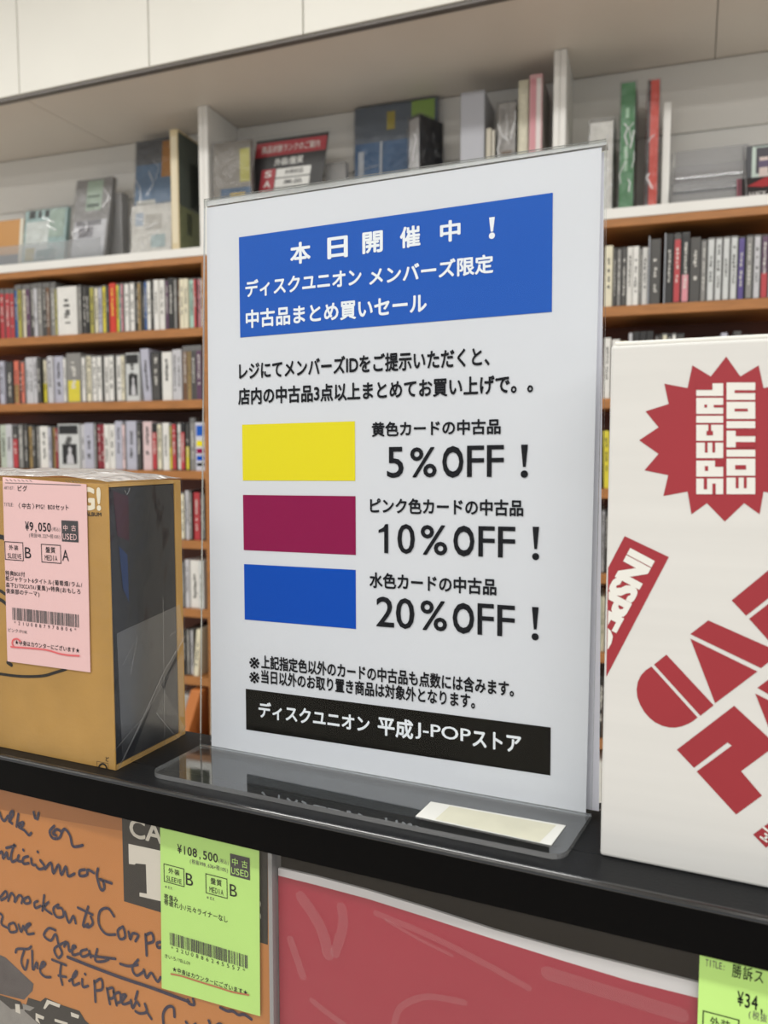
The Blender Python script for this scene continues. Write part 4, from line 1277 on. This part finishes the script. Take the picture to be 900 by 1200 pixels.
tag(mb.build('compact_disc_box'), 'white CD box low on the shelf in the gap beside the white carton', 'CD')


# ------------------------------------------------------------------ goods on the white top shelf
def up(name, x0, x1, ytop, d, label, cat, dep, m, lean=0.0, back=0.0, bev=0.001, y_ref=None, base=0.0, group=None):
    """upright block: pixel extents of its front at depth d -> real box standing on the white shelf"""
    y_ref = y_ref or 220
    a0 = BKi(x0, y_ref, d)[0]
    a1 = BKi(x1, y_ref, d)[0]
    zt = min(BKi((x0+x1)/2, ytop, d)[1], SOF-0.006)
    z0 = TOPW+0.0003+base
    F = lambda a, q, z: BK(a+(z-z0)*math.tan(lean), q+(z-z0)*math.tan(back), z)
    return a0, a1, z0, zt, F


def pr(mb, F, a0, a1, z0, z1, d, m, off=0.0006):
    mb.face([F(a0, d-off, z0), F(a1, d-off, z0), F(a1, d-off, z1), F(a0, d-off, z1)], m)


HILITE = film('film_painted_highlight', '#ffffff', ior=1.5, rough=0.2, boost=0.1, haze=0.62, cap=0.4)  # pale haze for highlights painted onto the film wraps


def simple(name, x0, x1, ytop, d, dep, m=None, label='', cat='', lean=0.0, back=0.0, prints=(), wrap=None, partname='cover', bev=0.001, side=None, yaw=0.0, streaks=0):
    a0, a1, z0, zt, F = up(name, x0, x1, ytop, d, label, cat, dep, m, lean, back)
    if yaw:
        F_ = F
        cy_, sy_ = math.cos(yaw), math.sin(yaw)
        F = lambda a, q, z: F_(a0+(a-a0)*cy_+(q-d)*sy_, d+(q-d)*cy_-(a-a0)*sy_, z)
    t = thing(name, BK((a0+a1)/2, d+dep/2, z0), label, cat)
    mb = MB()
    mb.box(F, a0, a1, d, d+dep, z0, zt, m, bev=bev)
    H, W = zt-z0, a1-a0
    for k, (u0, u1, v0, v1, mm) in enumerate(prints):
        pr(mb, F, a0+W*u0, a0+W*u1, z0+H*v0, z0+H*v1, d, mm, 0.0004+k*0.0002)
    if side:
        for (q0, q1, v0, v1, mm) in side:
            mb.face([F(a1+.0004, d+dep*q0, z0+H*v0), F(a1+.0004, d+dep*q1, z0+H*v0), F(a1+.0004, d+dep*q1, z0+H*v1), F(a1+.0004, d+dep*q0, z0+H*v1)], mm)
    mb.build(partname, t)
    if wrap:
        mb = MB()
        e = 0.003
        bm = bmesh.new()
        bmesh.ops.create_cube(bm, size=1.0)
        bmesh.ops.subdivide_edges(bm, edges=bm.edges[:], cuts=9, use_grid_fill=True)
        rr = random.Random(int(x0))
        for v in bm.verts:
            j = rr.uniform(-1, 1)*0.0013
            zz = max(z0, z0+(v.co.z+.5)*(zt-z0+wrap))
            v.co = Vector((a0-e+(v.co.x+.5)*(a1-a0+2*e)+j, d-e+(v.co.y+.5)*(dep+2*e)+rr.uniform(-1, 1)*0.0013, zz))
        mb.bm(bm, SHRINK, F, smooth=False)
        for k in range(streaks):  # painted highlight strokes over the wrap's front
            xa = a0+(a1-a0)*rr.uniform(.08, .9)
            za = z0+H*rr.uniform(.05, .75)
            pts = [(xa, za)]
            for q in range(rr.randint(1, 3)):
                pts.append((min(a1, max(a0, pts[-1][0]+W*rr.uniform(-.35, .35))), min(zt, pts[-1][1]+min(H*.2, W)*rr.uniform(.15, .7))))
            mb.stroke(lambda x, y, o: F(x, d-e-.0012-o, y), pts, rr.uniform(.0012, .0032), 0, HILITE, smooth=False)
        mb.build('clear_wrap', t)
    return t


def cm(n, h, **k):
    return mat(n, h, rough=k.pop('rough', 0.4), **k)


# left compartment
simple('slim_book', -14, 22, 256, 0.05, 0.012, cm('orange_book_cover', '#b98444', var=.2, vscale=50), 'small orange book leaning at the far left end of the top shelf', 'book', back=0.12, prints=((.05, .95, .02, .3, cm('navy_strip', '#3a4656')), (.05, .95, .34, .96, cm('amber', '#c08a48')), (.88, 1, 0, 1, cm('pale_edge', '#d8d2bf'))))
simple('wrapped_book', 21, 71, 243, 0.05, 0.014, cm('aqua_cover', '#9db9b6', var=.15, vscale=40), 'film-wrapped pale aqua book between the orange book and grey booklet', 'book', back=0.12, lean=0.04,
       prints=((.05, .6, .25, .8, cm('cover_white', '#d3d9d4')), (.1, .25, .86, .99, cm('cover_black', '#26302f')), (.32, .4, .86, .98, cm('cover_black', '#26302f')), (.48, .58, .86, .98, cm('cover_black', '#26302f')), (.6, .95, .5, .98, cm('sage', '#9fb3a6')), (.08, .3, .12, .34, cm('mustard', '#b0a468')), (.35, .8, .1, .3, cm('deep_teal', '#5b8588'))), streaks=6, wrap=0.006)
simple('grey_booklet', 78, 120, 206, 0.045, 0.016, cm('grey_cover', '#8b8987'), 'tall grey booklet with a pale green label leaning back on the left top shelf', 'booklet', back=0.13, lean=0.05,
       prints=((.32, .76, .62, .98, cm('pale_green_label', '#9fb09f')), (.05, .95, .0, .5, cm('silver_grey', '#b9b9bd', rough=.25)), (.1, .8, .44, .5, cm('slate', '#77757a')), (.2, .6, .3, .42, cm('slate', '#77757a')), (.36, .7, .66, .7, cm('label_ink', '#55655a')), (.36, .7, .78, .8, cm('label_ink', '#55655a'))), streaks=4, wrap=0.0015)
# clear acrylic fence along the front
mb = MB()
fa0, fa1 = BKi(-60, 295, 0.012)[0], BKi(118, 295, 0.012)[0]
mb.box(BK, fa0, fa1, 0.010, 0.0125, TOPW+0.0003, TOPW+0.052, film('fence_acrylic', '#eef0f2', ior=1.5, rough=0.05, haze=0.16, boost=0.04))
tag(mb.build('shelf_fence'), 'low clear acrylic fence along the front of the left top shelf', 'fence')
simple('clear_case', 125, 142, 226, 0.085, 0.03, film('smoky_case', '#c9c7c4', ior=1.5, rough=0.1, haze=0.25), 'empty clear plastic case right of the grey booklet', 'case')
simple('wrapped_record', 153, 203, 158, 0.07, 0.012, cm('blue_cover', '#5d7894', var=.12, vscale=30), 'film-wrapped blue record with orange corner beside the cream book set', 'record', back=0.1,
       prints=((0, 1, .8, 1, cm('dusk_grey', '#5f6266')), (.62, 1, .68, .98, cm('amber_corner', '#b07a3a')), (.0, 1, .02, .42, cm('white_lower', '#cfccc4', var=.12, vscale=60)), (.05, .5, .42, .5, cm('pale_cloud', '#b8b8b0'))), streaks=6, wrap=0.0015)
t = simple('wrapped_sleeve', 151, 199, 238, 0.035, 0.008, cm('white_sleeve', '#cbc9c2', var=.1, vscale=50), 'film-wrapped white sleeve with faint drawings in front of the blue record', 'record', back=0.08,
           prints=((.1, .3, .6, .85, cm('faint_blue', '#a9b4c0')), (.35, .75, .5, .8, cm('faint_grey', '#b5b2aa')), (.5, .85, .15, .4, cm('faint_teal', '#9fb0b0'))), streaks=5, wrap=0.004)
# cream-spined book set with a dark landscape cover on its side
simple('book_set', 200, 209, 151, 0.012, 0.12, cm('cream_spine', '#d2c19a'), 'cream-spined book set with a dark green landscape side next to the white divider', 'book set', bev=0.0015,
       prints=((.15, .85, .06, .94, cm('cream_spine_paper', '#dcd0b2')),), side=((0.02, .98, .02, .38, cm('moss', '#6d7150', var=.15, vscale=50)), (0.02, .98, .38, .98, cm('storm_green', '#4b524b', var=.12, vscale=20)), (.45, .8, .4, .78, cm('dark_trees', '#333a36', var=.2, vscale=40)), (.3, .5, .16, .34, cm('slate_blue', '#5a6a7c'))), wrap=None)
# middle compartment
simple('cased_card', 250, 294, 166, 0.006, 0.012, cm('taupe_back', '#7b756c'), 'clear-cased blue card with a yellow tag right of the left white divider', 'card',
       prints=((.2, 1, 0, .55, cm('deep_blue', '#30506e', var=.15, vscale=60)), (.45, .85, .3, .5, cm('yellow_band', '#b59a3f')), (.72, .98, .6, .92, cm('olive_tag', '#a6a14a')), (.5, .7, .1, .3, cm('dark_spot', '#26303a'))), wrap=0.004)
# rank guide board in a clear holder
gd = 0.045
a0, zt0 = BKi(303, 163, gd)
a1, zt1 = BKi(388, 154, gd)
z0 = TOPW+0.0003
bt = thing('guide_board', BK((a0+a1)/2, gd, z0), 'red and black Japanese grading guide board on the top shelf behind the notice', 'sign')
HB_ = (zt0+zt1)/2-z0
GB = lambda x, y, o=0.0: BK(a0-0.008+x+(y-HB_)*0.15, gd-o+y*0.02, z0+y)
Wb, Hb = (a1-a0), (zt0+zt1)/2-z0
mb = MB()
mb.slab(GB, [(0, 0), (Wb, 0), (Wb, Hb), (0, Hb)], -0.002, 0.0, cm('guide_black', '#2e2a2a'))
mb.poly(GB, [(0.002, Hb*.84), (Wb-.002, Hb*.84), (Wb-.002, Hb*.97), (0.002, Hb*.97)], 0.0004, cm('guide_red', '#a5343d'))
GW = cm('guide_white', '#d9d5d0')
put_text(mb, GB, '商品状態ランクのご案内', Wb*.1, Wb*.9, Hb*.87, Hb*.94, 0.0008, GW, 0.01)
put_text(mb, GB, '外装/盤質', Wb*.3, Wb*.7, Hb*.745, Hb*.815, 0.0008, GW, 0.02)
for k, (g_, wd) in enumerate((('S', '未開封品'), ('A', '美品'), ('B+', '良品'), ('B', '並品'))):
    zz = Hb*(.63-.092*k)
    mb.poly(GB, [(Wb*.13, zz), (Wb*.33, zz), (Wb*.33, zz+Hb*.09), (Wb*.13, zz+Hb*.09)], 0.0004, cm('guide_red', '#a5343d'))
    mb.poly(GB, [(Wb*.34, zz+.001), (Wb*.82, zz+.001), (Wb*.82, zz+Hb*.085), (Wb*.34, zz+Hb*.085)], 0.0004, GW)
    put_text(mb, GB, g_, Wb*.18, Wb*.28, zz+Hb*.015, zz+Hb*.075, 0.0008, GW, 0.02)
    put_text(mb, GB, wd, Wb*.46, Wb*.72, zz+Hb*.025, zz+Hb*.07, 0.0008, cm('guide_black', '#2e2a2a'), 0.01)
mb.build('board', bt)
mb = MB()
mb.slab(GB, [(-.004, 0), (Wb+.004, 0), (Wb+.004, Hb+.006), (-.004, Hb+.006)], 0.001, 0.0025, ACR, ACR_EDGE)
mb.build('clear_holder', bt)
simple('clear_case', 381, 405, 190, 0.075, 0.02, film('smoky_case', '#c9c7c4', ior=1.5, rough=0.1, haze=0.25), 'empty clear plastic case between the guide board and blue wrapped record', 'case')
simple('wrapped_record', 414, 509, 112, 0.11, 0.012, cm('sea_blue', '#4a6f98', var=.1, vscale=25), 'film-wrapped blue record with a lime price tag on the middle top shelf', 'record', back=0.05,
       prints=((0, 1, .74, 1, cm('smoke_blue', '#66707c')), (.7, .98, .8, 1.0, cm('lime_tag', '#93b457')), (.4, .5, .82, .95, cm('mustard_mark', '#b2a24a')), (0, 1, 0, .2, cm('sand_white', '#cbc6ba')), (.05, .4, .2, .28, cm('sand_white', '#cbc6ba')), (.6, .95, .2, .3, cm('sand_white', '#cbc6ba')), (.05, .12, .5, .68, cm('pale_mark', '#c5ccd4')), (.32, .35, .5, .74, cm('pale_mark', '#c5ccd4')), (.72, .75, .5, .74, cm('pale_mark', '#c5ccd4'))), streaks=3, wrap=0.0015)
# black box with foil-like wrapped spine
simple('boxed_record', 479, 496, 138, 0.018, 0.075, yaw=0.5, m=cm('coal_box', '#2b2a2b'), label='black box set with a crumpled silver film spine beside the blue record', cat='box set', side=((0, 1, 0, 1, cm('coal_side', '#1d1d20', rough=.3)),), prints=((.05, .95, .02, .98, cm('foil', '#b9b9ba', rough=.2, metal=.6, bump=.6, bscale=120)),), streaks=8, wrap=0.003)
simple('boxed_record', 539, 567, 107, 0.02, 0.12, cm('pale_grey_box', '#a3a4a8'), 'plain pale grey box set behind the top edge of the notice', 'box set', prints=((.04, .96, .02, .98, cm('pale_grey_front', '#a9aab0')),))
simple('thin_book', 569, 575, 150, 0.02, 0.10, cm('beige_spine', '#b8b1a0'), 'thin beige spine right of the pale grey box', 'book')
simple('thin_book', 576, 579, 152, 0.02, 0.10, cm('bone_spine', '#c6c0b2'), 'thin bone-white spine left of the crumpled silver package', 'book')
simple('wrapped_package', 583, 603, 121, 0.02, 0.08, cm('silver_spine', '#8f8b86', var=.3, vscale=60), 'crumpled silver film package standing between thin spines and cream book', 'package', prints=((.2, .8, .1, .6, cm('package_brown', '#6b5a4a', var=.3, vscale=80)),), streaks=9, wrap=0.004)
simple('tall_book', 606, 618, 94, 0.02, 0.11, cm('cream_green_spine', '#bdb8a2', var=.1, vscale=60), 'tall cream spined book left of the pink spined box', 'book', prints=((.2, .8, .1, .9, cm('cream_mottle', '#c9c4ae', var=.15, vscale=90)),))
simple('tall_box', 619, 634, 87, 0.015, 0.12, cm('pink_spine', '#cfa3a4'), 'tall pink spined box with a white stripe beside the middle divider', 'box set', prints=((.1, .5, .0, .97, cm('rose_spine', '#c98a90')), (.55, .9, .0, .97, cm('white_spine', '#d9cfcb'))), side=((.02, .98, .5, .98, cm('grey_side', '#a8a39d')), (.02, .98, .02, .5, cm('rose_side', '#b98a89'))))
# right compartment
simple('wrapped_package', 690, 717, 143, 0.012, 0.09, cm('white_package', '#c9c7c0', var=.15, vscale=50), 'white package in crumpled film just right of the notice top corner', 'package', prints=((.15, .85, .05, .6, cm('package_pale', '#d6d5cf')),), streaks=12, wrap=0.006)
simple('green_box', 725.5, 742, 97, 0.012, 0.12, cm('green_spine', '#3d7b4a', var=.08, vscale=30), 'tall green spined box in clear film on the right top shelf', 'box set', prints=((.3, .55, .3, .5, cm('pale_green_letters', '#9cc0a0')), (.35, .6, .72, .8, cm('pale_green_letters', '#9cc0a0'))), streaks=7, wrap=0.002)
simple('red_box', 757, 770, 94, 0.012, 0.12, cm('red_spine', '#c8412f', var=.05, vscale=30), 'tall red spined box with a black edge on the right top shelf', 'box set', prints=((0, .22, 0, 1, cm('black_edge', '#2c2427')),), side=((0, 1, 0, 1, cm('warm_white_side', '#bdb8ae')),), streaks=2, wrap=0.0015)
simple('white_board', 775, 784, 120, 0.03, 0.10, WHITE_LAM, 'pale upright bookend beside the tall red spined box', 'bookend')
# clear stepped display stand
dl = thing('display_stand', BK(BKi(832, 230, 0.07)[0], 0.07, TOPW+0.0003), 'empty clear stepped acrylic display stand on the right top shelf', 'display stand')
DM = film('stand_acrylic', '#dfe0e2', ior=1.5, rough=0.08, haze=0.22, boost=0.06, cap=0.5)
d0, d1 = BKi(786, 230, 0.03)[0], BKi(874, 230, 0.03)[0]
zb = TOPW+0.0003
for k, (dd, zlo, h, tilt) in enumerate(((0.03, 0.0, 0.048, .25), (0.055, 0.03, 0.062, .25), (0.085, 0.065, 0.068, .2))):
    mb = MB()
    FS = lambda a, q, z: BK(a+(0.004*k), dd+q+(z)*tilt, zb+zlo+z)
    mb.box(FS, d0, d1, 0.0, 0.002, 0.0, h, DM)
    mb.box(lambda a, q, z: BK(a+(0.004*k), q, zb+z), d0, d1, dd-0.022, dd, zlo+0.0002, zlo+0.0022, DM)
    mb.build('tier', dl)
mb = MB()
for aa in (d0, d1-0.002):
    mb.slab(lambda x, y, o: BK(aa+o, x, zb+y), [(0.01, 0), (0.115, 0), (0.115, 0.13), (0.095, 0.13), (0.01, 0.012)], 0, 0.002, DM)
mb.build('side_panel', dl)
# two CDs at the right frame edge
t = simple('portrait_disc', 874, 914, 168, 0.052, 0.010, cm('charcoal_case', '#34353a'), 'CD showing a dark-haired person in sunglasses beside the clear display stand', 'CD', back=0.05,
           prints=((.16, 1, .03, .97, cm('pale_mint_cover', '#b9c8bd')), (.3, .75, .05, .32, cm('dark_jacket', '#3b3c42')), (.28, .72, .5, .95, cm('dark_hair', '#2b2530')), (.38, .64, .36, .78, cm('skin_print', '#cdbab2')), (.36, .66, .6, .72, cm('violet_lens', '#4c3a5c'))))
a0, a1 = BKi(864, 225, 0.02)[0], BKi(925, 225, 0.02)[0]
z0 = TOPW+0.0003
mb = MB()
H = 0.045
LC = lambda x, y, o=0.0: BK(a0+x, 0.02-o+y*0.35, z0+y)
W = a1-a0
mb.slab(LC, [(0, 0), (W, 0), (W, H), (0, H)], -0.012, 0, cm('ink_cover', '#1f1719'))
mb.poly(LC, [(W*.2, H*.6), (W*.55, H*.95), (W, H*.98), (W, H*.3), (W*.75, H*.55), (W*.5, H*.5)], 0.0004, cm('ember_red', '#a02c31'))
mb.poly(LC, [(0, 0.001), (W*.03, 0.001), (W*.03, H), (0, H)], 0.0004, cm('rose_edge', '#9c5b68'))
mb.poly(LC, [(W*.06, 0.001), (W*.08, 0.001), (W*.08, H), (W*.06, H)], 0.0004, cm('rose_edge', '#9c5b68'))
put_text(mb, LC, 'LUCY', W*.24, W*.56, H*.12, H*.3, 0.0008, cm('guide_white', '#d9d5d0'), 0.02)
tag(mb.build('red_black_disc'), 'black CD with red cover art lying in front of the portrait CD', 'CD')
